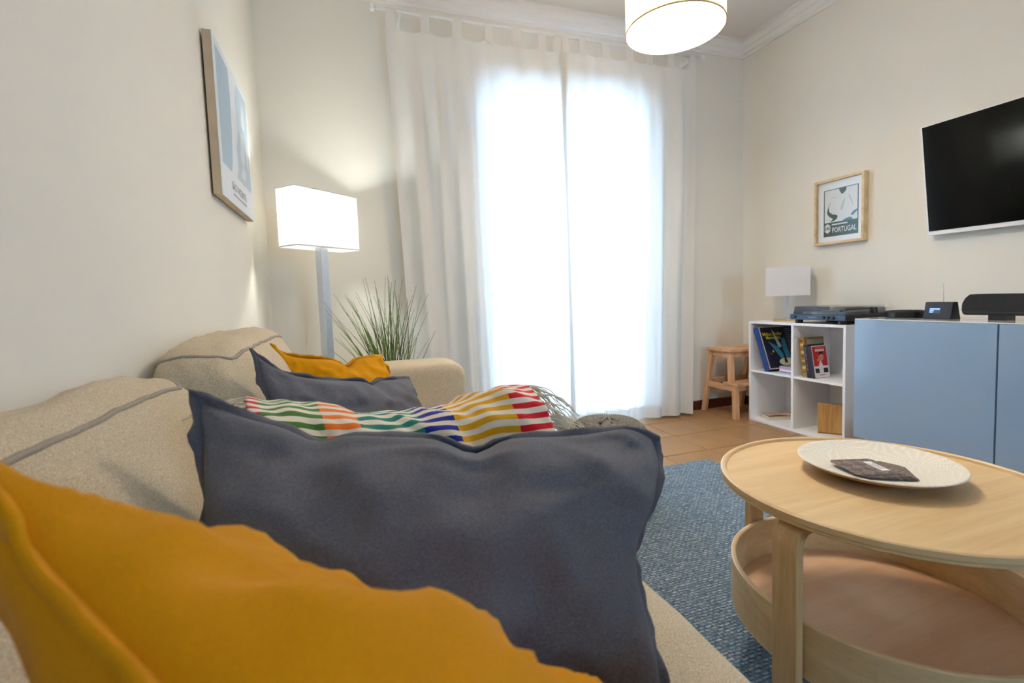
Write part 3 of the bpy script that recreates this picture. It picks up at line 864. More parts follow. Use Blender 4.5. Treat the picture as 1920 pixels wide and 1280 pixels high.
obj('ceiling_rose', MB().lathe([(0.01, ZC - PZ - 0.06), (0.05, ZC - PZ - 0.02), (0.052, ZC - PZ - 0.001)], 32), 'white_r', pd, local=True, smooth=True)
obj('lamp_holder', MB().lathe([(0.018, 0.14), (0.02, 0.2)], 16), 'white_r', pd, local=True)
pl = bpy.data.lights.new('pendant_light', 'POINT'); pl.energy = 42; pl.color = (1.0, 0.84, 0.62); pl.shadow_soft_size = 0.05
plo = bpy.data.objects.new('pendant_light', pl); COL.objects.link(plo); plo.location = (0, 0, 0.10); plo.parent = pd

# ------------------------------------------------------------------ curtains
CY, RZ = 2.945, 2.602
rod = thing('curtain_rod', 'white curtain rod mounted below the cornice above the window', 'curtain rod', (1.37, CY, RZ))
obj('rod', MB().tube([(0.215, CY, RZ), (2.52, CY, RZ)], 0.009, 12), 'white_r', rod, smooth=True)
for x in (0.205, 2.505):
    obj('finial', MB().box((x, CY - 0.016, RZ - 0.016), (x + 0.024, CY + 0.016, RZ + 0.016)), 'white_r', rod, 0.004)
for x in (0.37, 1.40, 2.42):
    obj('bracket', MB().box((x - 0.008, CY - 0.004, RZ - 0.028), (x + 0.008, YB, RZ - 0.009)).box((x - 0.012, YB - 0.006, RZ - 0.06), (x + 0.012, YB, RZ + 0.02)), 'white_r', rod)


def curtain(label, x0t, x1t, x0b, x1b, tabs, seed, yoff):
    z1, z0 = 2.512, 0.02
    W_ = x1t - x0t

    def pt(s, t):     # s across, t from the top (0) to the hem (1)
        x = (x0t + (x1t - x0t) * s) * (1 - t) + (x0b + (x1b - x0b) * s) * t
        amp = 0.013 + 0.026 * min(1, t * 2.5)
        xx = x0t + W_ * s
        f = math.sin(xx * 46 + 1.8 * math.sin(xx * 7 + seed) + 0.6 * t) * 0.55 + noise.noise(Vector((xx * 9 + seed, t * 0.8, 2))) * 1.1 + noise.noise(Vector((xx * 24, t * 1.4, seed))) * 0.45
        k = min(abs(xx - q) for q in tabs)
        z = z1 + (z0 - z1) * t
        sag = 0.022 * (1 - math.exp(-(k / 0.045) ** 2)) * max(0, 1 - t * 14)
        z -= sag
        x += 0.008 * noise.noise(Vector((xx * 16 + seed, t * 2, 7)))
        return Vector((x, CY + yoff + amp * f * (0.35 + 0.65 * min(1, t * 6)), z))
    r = obj('curtain', MB().grid(pt, 220, 60), 'curtain', smooth=True)
    tag(r, label, 'curtain', 'sheer curtains at the window')
    for q in tabs:
        s = (q - x0t) / W_; p = pt(min(1, max(0, s)), 0.0)
        w = 0.026
        path = [(CY + yoff - 0.004, p.z - 0.02), (CY - 0.011, RZ - 0.008)]
        for i in range(9):
            a = PI - i / 8 * PI * 1.0
            path.append((CY + 0.0115 * math.cos(a), RZ + 0.0115 * math.sin(a)))
        path.append((CY + yoff + 0.006, p.z - 0.02))
        vs = [(q + d, y, z) for y, z in path for d in (-w + 0.003 * math.sin(q * 50), w)]
        obj('tab_loop', MB().add(vs, [(2 * i, 2 * i + 1, 2 * i + 3, 2 * i + 2) for i in range(len(path) - 1)]), 'curtain', r)
    hem = MB().grid(lambda a, b: pt(a, 0.962 + 0.038 * b) + Vector((0, -0.003, 0)), 220, 3)
    obj('hem', hem, 'curtain', r, smooth=True)
    for s0, s1 in ((0.0, 0.03), (0.968, 1.0)):
        obj('side_hem', MB().grid(lambda a, b: pt(s0 + (s1 - s0) * a, b) + Vector((0, 0.004, 0)), 6, 60), 'curtain', r, smooth=True)
    return r


tabsL = [0.315, 0.515, 0.71, 0.905, 1.09, 1.26, 1.375]
tabsR = [1.42, 1.545, 1.72, 1.905, 2.06, 2.24, 2.42]
curtain('left sheer white tab top curtain reaching over to the floor lamp', 0.285, 1.43, 0.36, 1.43, tabsL, 1.3, 0.0)
curtain('right sheer white tab top curtain ending beside the wooden stool', 1.385, 2.445, 1.39, 2.36, tabsR, 6.7, -0.018)

# ------------------------------------------------------------------ grass plant
gp = thing('potted_grass', 'tall ornamental grass plant in a pot behind the sofa arm', 'plant', (0.20, 2.62, 0))
obj('pot', MB().lathe([(0.001, 0.0), (0.075, 0.0), (0.10, 0.22), (0.104, 0.26), (0.096, 0.26), (0.09, 0.22), (0.001, 0.22)], 40, cap=False), 'pot', gp, local=True, smooth=True)
obj('soil', MB().lathe([(0.001, 0.235), (0.094, 0.235)], 30, cap=False), 'soil', gp, local=True)
rg2 = random.Random(11)
for k in range(95):
    a = rg2.uniform(0, 2 * PI); r0 = rg2.uniform(0, 0.07)
    lean = rg2.gauss(0, 1)
    bx_, by_ = r0 * math.cos(a), r0 * math.sin(a)
    H_ = rg2.uniform(0.52, 0.84); dx = rg2.gauss(-0.05, 0.15); dy = rg2.gauss(0, 0.07)
    if dx > 0.22: dx = 0.2
    if dx < -0.30: dx = -0.27
    H_ -= 0.55 * abs(dx) * abs(dx) * 2
    path = []
    for i in range(9):
        t = i / 8; b = t ** 1.8
        path.append((bx_ + dx * b + bx_ * 0.6 * t, by_ + dy * b, 0.23 + H_ * (t - 0.05 * b * abs(dx) * 4)))
    obj('blade', MB().tube(path, rg2.uniform(0.0032, 0.0046), 5, 0.0008, cap=False), 'grass', gp, local=True, smooth=True)

# ------------------------------------------------------------------ art on the left wall
AX = -0.385
ay0, ay1, az0, az1 = 1.885, 2.465, 1.305, 1.845
art = thing('canvas_print', 'framed pale blue coastal map print on the left wall', 'wall art', (XL, (ay0 + ay1) / 2, az0))
obj('wooden_edge', MB().box((-0.413, ay0, az0), (AX - 0.001, ay1, az1)), plain('pale_wood_edge', 'cdb89c', 0.6, var=0.06, vs=14), art, 0.001, 1)
obj('print_sheet', MB().box((AX - 0.001, ay0, az0), (AX, ay1, az1)), plain('print_white', 'dfe3ea', 0.6), art)
sea = plain('print_sea', 'a9bfd0', 0.6); land = plain('print_land', 'b9cad6', 0.6); ink = plain('print_ink_dark', '8f949c', 0.7)


def wall_poly(name, pts, mat, parent, x, flip=1):
    mb = MB().add([(x, y, z) for y, z in pts], [tuple(range(len(pts)))])
    return obj(name, mb, mat, parent)


W_, H_ = ay1 - ay0, az1 - az0
AP = lambda u, v: (ay0 + u * W_, az0 + v * H_)
wall_poly('printed_sea', [AP(*p) for p in [(0.06, 0.22), (0.30, 0.22), (0.34, 0.30), (0.38, 0.5), (0.40, 0.75), (0.38, 0.95), (0.06, 0.95)]], sea, art, AX + 0.0004)
wall_poly('printed_lagoon', [AP(*p) for p in [(0.46, 0.22), (0.94, 0.22), (0.94, 0.95), (0.62, 0.95), (0.56, 0.82), (0.58, 0.6), (0.5, 0.44), (0.52, 0.3)]], land, art, AX + 0.0004)
white_p = plain('print_island', 'd6dce2', 0.6)
for isl in ([(0.62, 0.40), (0.72, 0.36), (0.78, 0.48), (0.74, 0.62), (0.66, 0.60)], [(0.60, 0.27), (0.72, 0.25), (0.78, 0.33), (0.68, 0.36)], [(0.70, 0.68), (0.82, 0.66), (0.84, 0.82), (0.76, 0.86)], [(0.82, 0.42), (0.9, 0.38), (0.9, 0.55), (0.85, 0.58)]):
    wall_poly('printed_land', [AP(*p) for p in isl], white_p, art, AX + 0.0008)
t = text_mb('S\u00c3O VICENTE', 0.040, 1.05); t.xf(plane_m((AX + 0.0008, *AP(0.5, 0.125)), (0, 1, 0), (0, 0, 1))); obj('lettering', t, ink, art)
obj('print_line', MB().add([(AX + 0.0008, *AP(u, v)) for u, v in ((0.3, 0.065), (0.72, 0.065), (0.72, 0.075), (0.3, 0.075))], [(0, 1, 2, 3)]), ink, art)

# ------------------------------------------------------------------ framed poster on the right wall
fy0, fy1, fz0, fz1 = 2.085, 2.412, 1.194, 1.608
pf = thing('picture_frame', 'small oak framed green stamp poster reading PORTUGAL beside the television', 'picture', (XR, (fy0 + fy1) / 2, fz0))
fx = 2.958; fw = 0.016
obj('frame', MB().box((fx, fy0, fz0), (XR, fy0 + fw, fz1)).box((fx, fy1 - fw, fz0), (XR, fy1, fz1)).box((fx, fy0 + fw, fz1 - fw), (XR, fy1 - fw, fz1)).box((fx, fy0 + fw, fz0), (XR, fy1 - fw, fz0 + fw)), 'frame_w', pf, 0.0015, 1)
sx = 2.978
obj('mat_board', MB().box((sx, fy0 + fw, fz0 + fw), (XR - 0.004, fy1 - fw, fz1 - fw)), 'paper', pf)
green = plain('poster_green', '234a37', 0.7, var=0.05); pale = plain('poster_pale', 'dde0e2', 0.7); greyl = plain('poster_grey', 'b3bcc0', 0.7); tealp = plain('poster_teal', '3d7288', 0.7)
qy0, qy1, qz0, qz1 = fy1 - 0.055, fy0 + 0.045, fz0 + 0.05, fz1 - 0.065       # print area, u runs towards -y
Q = lambda u, v: (qy0 + (qy1 - qy0) * u, qz0 + (qz1 - qz0) * v)
wall_poly('print_sheet', [Q(0, 0), Q(1, 0), Q(1, 1), Q(0, 1)], green, pf, sx - 0.0004)
wall_poly('print_field', [Q(0.03, 0.30), Q(0.97, 0.30), Q(0.97, 0.985), Q(0.03, 0.985)], pale, pf, sx - 0.0008)
for nm, pts, mm in (('printed_horn', [(0.10, 0.52), (0.13, 0.62), (0.2, 0.72), (0.21, 0.715), (0.15, 0.62), (0.17, 0.53), (0.26, 0.47), (0.40, 0.44), (0.42, 0.39), (0.36, 0.34), (0.28, 0.32), (0.2, 0.31), (0.28, 0.37), (0.18, 0.42), (0.12, 0.47)], green),
                    ('printed_tuft', [(0.45, 0.985), (0.47, 0.93), (0.53, 0.86), (0.60, 0.88), (0.66, 0.93), (0.66, 0.985)], green),
                    ('printed_patch', [(0.78, 0.40), (0.84, 0.38), (0.97, 0.46), (0.97, 0.50), (0.86, 0.47)], tealp),
                    ('printed_base', [(0.55, 0.30), (0.62, 0.335), (0.75, 0.36), (0.84, 0.33), (0.84, 0.30)], tealp),
                    ('printed_shade', [(0.5, 0.55), (0.56, 0.70), (0.64, 0.80), (0.60, 0.66), (0.55, 0.52)], greyl),
                    ('printed_shade', [(0.70, 0.84), (0.76, 0.80), (0.84, 0.66), (0.88, 0.55), (0.80, 0.68)], greyl),
                    ('printed_shade', [(0.2, 0.84), (0.32, 0.80), (0.42, 0.82), (0.30, 0.82)], greyl)):
    wall_poly(nm, [Q(*p) for p in pts], mm, pf, sx - 0.0012)
hx = [(0.12 + 0.105 * math.sin(k * PI / 3), 0.175 + 0.105 * math.cos(k * PI / 3)) for k in range(6)]
wall_poly('printed_hexagon', [Q(*p) for p in hx], pale, pf, sx - 0.0014)
t = text_mb('$40', 0.034, 0.95); t.xf(plane_m((sx - 0.0018, *Q(0.12, 0.175)), (0, -1, 0), (0, 0, 1))); obj('lettering', t, green, pf)
t = text_mb('PORTUGAL', 0.040, 0.98); t.xf(Matrix.Diagonal((0.78, 1.15, 1, 1))); t.xf(plane_m((sx - 0.0018, *Q(0.605, 0.125)), (0, -1, 0), (0, 0, 1))); obj('lettering', t, pale, pf)
wall_poly('printed_band', [Q(*p) for p in [(0.25, 0.235), (0.7, 0.235), (0.7, 0.262), (0.25, 0.262)]], pale, pf, sx - 0.0014)
obj('glazing', MB().add([(sx - 0.006, fy0 + fw, fz0 + fw), (sx - 0.006, fy1 - fw, fz0 + fw), (sx - 0.006, fy1 - fw, fz1 - fw), (sx - 0.006, fy0 + fw, fz1 - fw)], [(0, 1, 2, 3)]), 'glass', pf)

# ------------------------------------------------------------------ television
tvr = thing('television', 'black flat television in white bezel mounted on the right wall', 'television', (2.96, 1.24, 1.17))
ty0, ty1 = 0.76, 1.738
tb, tt = Vector((2.945, 0, 1.172)), Vector((2.868, 0, 1.728))
up = (tt - tb).normalized(); outn = Vector((-up.z, 0, up.x))


def tv_box(v0, v1, y0, y1, d0, d1):
    vs = []
    for d in (d0, d1):
        for v in (v0, v1):
            for y in (y0, y1):
                p = tb + up * v + outn * d; vs.append((p.x, y, p.z))
    return MB().add(vs, [(0, 1, 3, 2), (4, 6, 7, 5), (0, 4, 5, 1), (2, 3, 7, 6), (0, 2, 6, 4), (1, 5, 7, 3)])


hT = (tt - tb).length
obj('bezel', tv_box(0, hT, ty0, ty1, -0.03, 0.0), 'white_r', tvr, 0.002)
obj('screen', tv_box(0.022, hT - 0.004, ty0 + 0.01, ty1 - 0.010, -0.002, 0.0016), 'screen', tvr)
obj('wall_mount', MB().box((2.93, 1.13, 1.35), (3.0, 1.37, 1.58)), 'black', tvr)

# ------------------------------------------------------------------ sideboard
CX0, CTOP = 2.58, 0.744
ys = [1.862, 1.252, 0.642, 0.032]
labs = ['blue gloss sideboard cabinet next to the white cube shelf', 'blue gloss sideboard cabinet second from the cube shelf', 'blue gloss sideboard cabinet furthest from the cube shelf']
for k in range(3):
    y1, y0 = ys[k], ys[k + 1]
    cb = thing('sideboard_cabinet', labs[k], 'cabinet', (2.79, (y0 + y1) / 2, 0), group='sideboard cabinets')
    obj('carcass', MB().box((CX0 + 0.02, y0 + 0.001, 0.10), (XR - 0.016, y1 - 0.001, CTOP - 0.006)), 'white', cb)
    obj('door', MB().box((CX0, y0 + 0.003, 0.098), (CX0 + 0.018, y1 - 0.003, CTOP - 0.007)), 'blue_gloss', cb, 0.0015, 2)
    for yy in (y0 + 0.06, y1 - 0.06):
        for xx in (CX0 + 0.06, XR - 0.08):
            obj('leg', MB().box((xx - 0.02, yy - 0.02, 0), (xx + 0.02, yy + 0.02, 0.10)), 'white', cb)
tag(obj('worktop', MB().box((CX0 + 0.004, ys[3], CTOP - 0.006), (XR - 0.001, ys[0], CTOP)), plain('grey_glass_top', 'd9dce0', 0.15, coat=0.5), bevel=0.001, seg=1), 'pale glossy top panel lying across the blue sideboard cabinets', 'worktop')

# ------------------------------------------------------------------ cube shelf
SX, SY0, SY1, SZ = 2.655, 1.962, 2.660, 0.70
cs = thing('cube_shelf', 'white open cube shelf with four compartments on the floor', 'shelf', (2.82, 2.31, 0))
e = 0.016
obj('side_panel', MB().box((SX, SY0, 0), (XR - 0.016, SY0 + e, SZ - e)), 'white', cs, 0.0008, 1)
obj('side_panel', MB().box((SX, SY1 - e, 0), (XR - 0.016, SY1, SZ - e)), 'white', cs, 0.0008, 1)
obj('top_panel', MB().box((SX, SY0, SZ - e), (XR - 0.016, SY1, SZ)), 'white', cs, 0.0008, 1)
obj('bottom_panel', MB().box((SX, SY0 + e, 0.0), (XR - 0.016, SY1 - e, e)), 'white', cs, 0.0008, 1)
SM = (SY0 + SY1) / 2
obj('divider', MB().box((SX + 0.001, SM - e / 2, e), (XR - 0.02, SM + e / 2, SZ - e)), 'white', cs, 0.0008, 1)
for a, b in ((SY0 + e, SM - e / 2), (SM + e / 2, SY1 - e)):
    obj('shelf_board', MB().box((SX + 0.004, a, 0.345), (XR - 0.02, b, 0.359)), 'white', cs, 0.0008, 1)
obj('back_panel', MB().box((XR - 0.024, SY0 + e, e), (XR - 0.018, SY1 - e, SZ - e)), 'white', cs)
ZS = 0.359


def book(name, label, x, y_left, th, hgt, dep, lean, spine_m, cover_m, group=None, z=ZS, page_top=True):
    """book standing with its spine to the room, leaning towards +y; base edge nearest -y at y_left - th"""
    r = thing(name, label, 'book' if 'book' in name else 'box', (x, y_left - th, z), 0, group)
    r.rotation_euler = (lean, 0, 0)
    return r


# box set: spine faces the room, cover faces the camera side
vb = thing('record_box', 'dark blue record box set with yellow lettering leaning in the cube shelf', 'record box', (2.672, 2.497, ZS))
vb.rotation_euler = (-0.0, 0, 0)
lean = math.radians(19.5)
vb.rotation_euler = (-lean, 0, 0); vb.location.z = ZS + 0.042 * math.sin(lean)
bl = plain('cloth_blue', '1d3f86', 0.7, var=0.08, vs=200); nv = plain('cover_navy', '10132a', 0.45)
obj('case', MB().box((0, 0.0005, 0), (0.301, 0.042, 0.305)), bl, vb, 0.001, 1, local=True)
obj('cover', MB().box((0.004, -0.0008, 0.004), (0.300, 0.0005, 0.303)), plain('cover_border', 'cfc6b4', 0.6), vb, local=True)


def cov(name, pts, mat, parent, d=0.0012):
    return obj(name, MB().add([(x, -d, z) for x, z in pts], [tuple(range(len(pts)))]), mat, parent, local=True)


cov('cover_art', [(0.01, 0.01), (0.297, 0.01), (0.297, 0.297), (0.01, 0.297)], nv, vb)
beam = plain('print_beam', '2a7f9c', 0.5); glow = plain('print_spot', 'd9d1a6', 0.5); whit = plain('print_white_beam', 'b7c6bd', 0.5)
cov('printed_beam', [(0.05, 0.20), (0.15, 0.04), (0.19, 0.05), (0.12, 0.16)], beam, vb, 0.0016)
cov('printed_beam', [(0.175, 0.215), (0.205, 0.215), (0.215, 0.05), (0.155, 0.04)], beam, vb, 0.0016)
cov('printed_beam', [(0.108, 0.275), (0.115, 0.275), (0.165, 0.15), (0.13, 0.15)], whit, vb, 0.0020)
cov('printed_spotlight', [(0.165 + 0.062 * math.cos(a * PI / 10), 0.048 + 0.026 * math.sin(a * PI / 10)) for a in range(20)], glow, vb, 0.0022)
cov('printed_figure', [(0.15, 0.155), (0.163, 0.155), (0.17, 0.10), (0.176, 0.04), (0.15, 0.04), (0.155, 0.1)], plain('print_dark', '141226', 0.6), vb, 0.0026)
ytx = plain('print_yellow', 'e5d21c', 0.5)
for body, zz in (('Million Dollar', 0.247), ('Memories', 0.221)):
    t = text_mb(body, 0.033, 0.95); t.xf(plane_m((0.105, -0.0028, zz), (1, 0, 0), (0, 0, 1))); obj('lettering', t, ytx, vb, local=True)
gl = plain('print_small', '6d7078', 0.6)
for i in range(14):
    cov('print_line', [(0.225 - 0.0, 0.275 - i * 0.014), (0.27 + 0.012 * math.sin(i * 2.1), 0.275 - i * 0.014), (0.27 + 0.012 * math.sin(i * 2.1), 0.281 - i * 0.014), (0.225, 0.281 - i * 0.014)], gl, vb, 0.0016)
for x_, z_, c_ in ((0.075, 0.125, 'd8c63a'), (0.055, 0.11, 'b6402e'), (0.235, 0.12, 'c9c23e'), (0.255, 0.118, 'b8424e')):
    cov('printed_lamp', [(x_ + 0.007 * math.cos(a * PI / 5), z_ + 0.008 * math.sin(a * PI / 5)) for a in range(10)], plain('print_dot', c_, 0.5), vb, 0.0016)

# discs
cdl = ['topmost disc case of the small stack with a grey cover', 'disc case with a lilac pink spine near the top of the stack', 'white spined disc case in the middle of the small stack', 'pale disc case second from the bottom of the stack', 'disc case with a dark blue edge at the bottom of the stack']
cdc = ['8d93a8', 'c58fc4', 'e9e9f1', 'd5dcea', '7f93bd']
for k in range(5):
    z = ZS + (4 - k) * 0.0106
    d = thing('disc_case', cdl[k], 'disc case', (2.735, 2.372 + 0.002 * (k % 2), z), 0, 'discs in the cube shelf')
    obj('case', MB().box((-0.066, -0.045, 0), (0.066, 0.045, 0.0100)), plain('disc_card', cdc[k], 0.35, var=0.06), d, 0.0006, 1, local=True)
    obj('spine_strip', MB().box((-0.0666, -0.043, 0.0025), (-0.066, 0.043, 0.0075)), plain('disc_spine', ['b7bcd0', 'e0b6dd', 'f2f2f6', '3a4a70', 'cfd8ec'][k], 0.4), d, local=True)


def standing_book(name, label, x, y, th, hgt, dep, ln, cover, spine, group):
    r = thing(name, label, 'book', (x, y, ZS), 0, group); r.rotation_euler = (-ln, 0, 0); r.location.z = ZS + th * math.sin(ln)
    obj('page_block', MB().box((0.004, 0.003, 0.003), (dep - 0.004, th - 0.003, hgt - 0.003)), 'pages', r, local=True)
    obj('front_cover', MB().box((0, 0, 0), (dep, 0.0028, hgt)), cover, r, local=True)
    obj('back_cover', MB().box((0, th - 0.0028, 0), (dep, th, hgt)), cover, r, local=True)
    obj('spine', MB().box((-0.001, 0, 0), (0.0028, th, hgt)), spine, r, local=True)
    return r


gd = plain('gold_board', '9a7c34', 0.45, var=0.25, vs=60)
BG = 'books in the cube shelf'
b1 = standing_book('hardback_book', 'gold patterned hardback book leaning in the cube shelf', 2.70, 2.237, 0.036, 0.245, 0.165, 0.115, gd, gd, BG)
cov('cover_panel', [(0.02, 0.01), (0.155, 0.01), (0.155, 0.232), (0.02, 0.232)], plain('cover_grey', 'a8a498', 0.6), b1)
for i in range(9):
    z = 0.025 + i * 0.024
    obj('spine_ornament', MB().box((-0.0018, 0.008, z), (-0.001, 0.028, z + (0.016 if i % 3 else 0.006))), plain('gilt', 'd9c178' if i % 2 else '6e571f', 0.4), b1, local=True)
bk = plain('black_board', '15131a', 0.5)
b2 = standing_book('paperback_book', 'black paperback book with pink spine lettering beside the red one', 2.692, 2.198, 0.033, 0.205, 0.13, 0.155, bk, bk, BG)
for i in range(8):
    obj('spine_mark', MB().box((-0.0016, 0.019, 0.02 + i * 0.022), (-0.001, 0.027, 0.037 + i * 0.022)), plain('pink_print', '9a3f6a' if i % 3 else '3d3f78', 0.5), b2, local=True)
rd = plain('red_cover', 'c8101c', 0.4); wh = plain('white_cover', 'e6e4ea', 0.45)
b3 = standing_book('paperback_book', 'red and white paperback book with portrait cover in the cube shelf', 2.690, 2.176, 0.020, 0.200, 0.125, 0.165, wh, plain('dark_spine', '2a2428', 0.5), BG)
cov('cover_art', [(0.006, 0.072), (0.12, 0.072), (0.12, 0.194), (0.006, 0.194)], rd, b3, 0.0006)
skin = plain('print_skin', 'c58a6c', 0.6); dk = plain('print_suit', '1f2024', 0.6)
cov('printed_suit', [(0.01, 0.03), (0.05, 0.03), (0.04, 0.058), (0.01, 0.058)], dk, b3, 0.0008)
cov('printed_suit', [(0.075, 0.03), (0.116, 0.03), (0.116, 0.058), (0.08, 0.058)], dk, b3, 0.0008)
cov('printed_shirt', [(0.045, 0.03), (0.078, 0.03), (0.078, 0.075), (0.062, 0.112), (0.04, 0.07)], wh, b3, 0.0010)
cov('printed_face', [(0.045 + 0.026 + 0.021 * math.cos(a * PI / 8), 0.128 + 0.024 * math.sin(a * PI / 8)) for a in range(16)], skin, b3, 0.0012)
cov('printed_hand', [(0.035, 0.10), (0.055, 0.105), (0.062, 0.118), (0.05, 0.125), (0.034, 0.112)], skin, b3, 0.0014)
cov('printed_hair', [(0.05, 0.138), (0.06, 0.158), (0.085, 0.158), (0.094, 0.14), (0.075, 0.146)], dk, b3, 0.0014)
for x_ in range(6): cov('print_line', [(0.028 + x_ * 0.013, 0.163), (0.038 + x_ * 0.013, 0.163), (0.038 + x_ * 0.013, 0.176), (0.028 + x_ * 0.013, 0.176)], wh, b3, 0.0012)
cov('print_line', [(0.03, 0.180), (0.105, 0.180), (0.105, 0.188), (0.03, 0.188)], plain('print_orange', 'd06a3a', 0.5), b3, 0.0012)
cov('print_line', [(0.04, 0.014), (0.085, 0.014), (0.085, 0.018), (0.04, 0.018)], plain('print_red_s', 'b04050', 0.5), b3, 0.0008)

# worn paperback lying in the lower left compartment
wp = thing('worn_paperback', 'worn open paperback book lying in the lower left compartment', 'book', (2.80, 2.555, e), math.radians(-18))
vs = []
obj('page_block', MB().prism([(-0.055, 0), (0.055, 0), (0.05, 0.026), (0.0, 0.030), (-0.05, 0.024)], 'x', -0.085, 0.085), 'pages', wp, local=True)
obj('cover', MB().grid(lambda a, b: Vector((-0.088 + 0.176 * a, -0.056 + 0.112 * b, 0.031 + 0.012 * a * (1 - b) * b * 3 + 0.006 * math.sin(a * 5 + b * 3))), 10, 8), plain('worn_cover', 'b59a8c', 0.7, var=0.2, vs=25), wp, smooth=True, local=True, solid=0.001)
# bamboo box
bb = thing('bamboo_box', 'bamboo wooden box standing in the lower right compartment', 'box', (2.80, 2.112, e), math.radians(-50))
obj('panel', MB().box((-0.105, -0.022, 0), (0.105, 0.022, 0.185)), 'bamboo', bb, 0.004, 2, local=True)
obj('edge_strip', MB().box((-0.104, -0.0225, 0.004), (0.104, -0.022, 0.010)), plain('bamboo_dark', '7b5a2d', 0.6), bb, local=True)

# ------------------------------------------------------------------ table lamp
tl = thing('table_lamp', 'unlit table lamp with white rectangular shade on the cube shelf', 'table lamp', (2.83, 2.50, SZ), math.radians(-48))
obj('base_plate', MB().box((-0.085, -0.05, 0), (0.085, 0.05, 0.010)), 'brass', tl, 0.002, local=True)
obj('post', MB().box((-0.010, -0.012, 0.010), (0.010, 0.012, 0.22)), 'metal', tl, 0.001, local=True)
obj('lamp_shade', box_shade(0.13, 0.055, 0.170, 0.362), 'shade_off', tl, local=True)
obj('lamp_holder', MB().lathe([(0.012, 0.22), (0.014, 0.26)], 12), 'white_r', tl, local=True)
obj('light_bulb', MB().lathe([(0.012, 0.26), (0.026, 0.29), (0.028, 0.31), (0.015, 0.335), (0.002, 0.34)], 16), plain('opal_glass', 'eeeeee', 0.3), tl, local=True, smooth=True)

# ------------------------------------------------------------------ turntable
tt_ = thing('record_player', 'black record player with clear lid on the cube shelf', 'record player', (2.82, 2.148, SZ))
def TB(x0, x1, y0, y1, z0, z1): return MB().box((x0, y0, z0), (x1, y1, z1))
obj('plinth', TB(2.662, 2.992, 1.966, 2.33, 0.722, 0.756), 'black', tt_, 0.004, 3)
obj('front_panel', TB(2.658, 2.664, 1.968, 2.328, 0.723, 0.755), 'navy', tt_, 0.002, 2)
for xx in (2.69, 2.96):
    for yy in (2.01, 2.29):
        obj('foot', MB().lathe([(0.022, SZ), (0.022, 0.722)], 20, (xx, yy)), 'black', tt_)
for yy in (2.292, 2.10, 2.07, 2.04):
    m = MB().lathe([(0.009, 0), (0.009, 0.008), (0.007, 0.010)], 16)
    m.xf(plane_m((2.658, yy, 0.739), (0, -1, 0), (0, 0, 1))); obj('knob', m, 'black', tt_)
obj('printed_mark', TB(2.6574, 2.658, 2.15, 2.20, 0.738, 0.741), plain('mark_grey', '9aa6b8', 0.5), tt_)
obj('platter', MB().lathe([(0.001, 0.756), (0.145, 0.756), (0.146, 0.768), (0.001, 0.770)], 64, (2.82, 2.18), cap=False), plain('platter', '8a8d92', 0.35, 0.6), tt_)
obj('tone_arm', MB().tube([(2.95, 2.01, 0.785), (2.86, 2.015, 0.785), (2.75, 2.05, 0.782)], 0.004, 8).box((2.735, 2.045, 0.772), (2.76, 2.06, 0.783)).lathe([(0.02, 0.756), (0.018, 0.79)], 16, (2.945, 2.01)), 'black', tt_)
lid = MB()
lx0, lx1, ly0, ly1, lz0, lz1 = 2.674, 2.986, 1.972, 2.318, 0.757, 0.803
lid.add([(lx0, ly0, lz0), (lx1, ly0, lz0), (lx1, ly1, lz0), (lx0, ly1, lz0), (lx0 + 0.006, ly0 + 0.006, lz1), (lx1, ly0 + 0.006, lz1), (lx1, ly1 - 0.006, lz1), (lx0 + 0.006, ly1 - 0.006, lz1)], [(4, 5, 6, 7), (0, 1, 5, 4), (1, 2, 6, 5), (2, 3, 7, 6), (3, 0, 4, 7)])
obj('dust_cover', lid, 'acrylic', tt_)

# ------------------------------------------------------------------ devices on the sideboard
pk = thing('round_speaker', 'low round black device on the sideboard beside the record player', 'speaker', (2.80, 1.742, CTOP))
obj('body', MB().lathe([(0.001, 0), (0.088, 0), (0.092, 0.004), (0.092, 0.030), (0.087, 0.036), (0.001, 0.036)], 48, cap=False), 'black', pk, local=True)
obj('top_disc', MB().lathe([(0.001, 0.0362), (0.07, 0.0362), (0.07, 0.038), (0.001, 0.0382)], 40, cap=False), 'black_m', pk, local=True)
rdio = thing('tabletop_radio', 'small black tabletop radio with blue display and raised antenna', 'radio', (2.745, 1.555, CTOP), math.radians(-3))
obj('body', MB().prism([(-0.03, 0), (0.04, 0), (0.02, 0.083), (-0.012, 0.083)], 'y', -0.06, 0.06), 'black', rdio, 0.002, 2, local=True)
fn = Vector((0.018, 0, 0.083)).normalized()
fm = plane_m((-0.0305 + 0.0045 + 0.006 * 0.5, 0.012, 0.042), (0, -1, 0), fn)
fm.translation = Vector((-0.03 + 0.018 * 0.5, 0.012, 0.0415)) + Vector((-fn.z, 0, fn.x)) * 0.0010
obj('display', MB().add([(-0.024, -0.014, 0), (0.024, -0.014, 0), (0.024, 0.014, 0), (-0.024, 0.014, 0)], [(0, 1, 2, 3)]).xf(fm), plain('display_dark', '50565e', 0.2), rdio, local=True)
fm2 = fm.copy(); fm2.translation = fm.translation + Vector((-fn.z, 0, fn.x)) * 0.0006
lit = MB()
for a, b, c, d in ((-0.022, 0.004, 0.022, 0.011), (-0.022, -0.004, -0.004, 0.002), (-0.022, -0.011, -0.006, -0.006)):
    lit.add([(a, b, 0), (c, b, 0), (c, d, 0), (a, d, 0)], [(0, 1, 2, 3)])
obj('lit_readout', lit.xf(fm2), emis('display_blue', (0.42, 0.55, 1.0), 1.0), rdio, local=True)
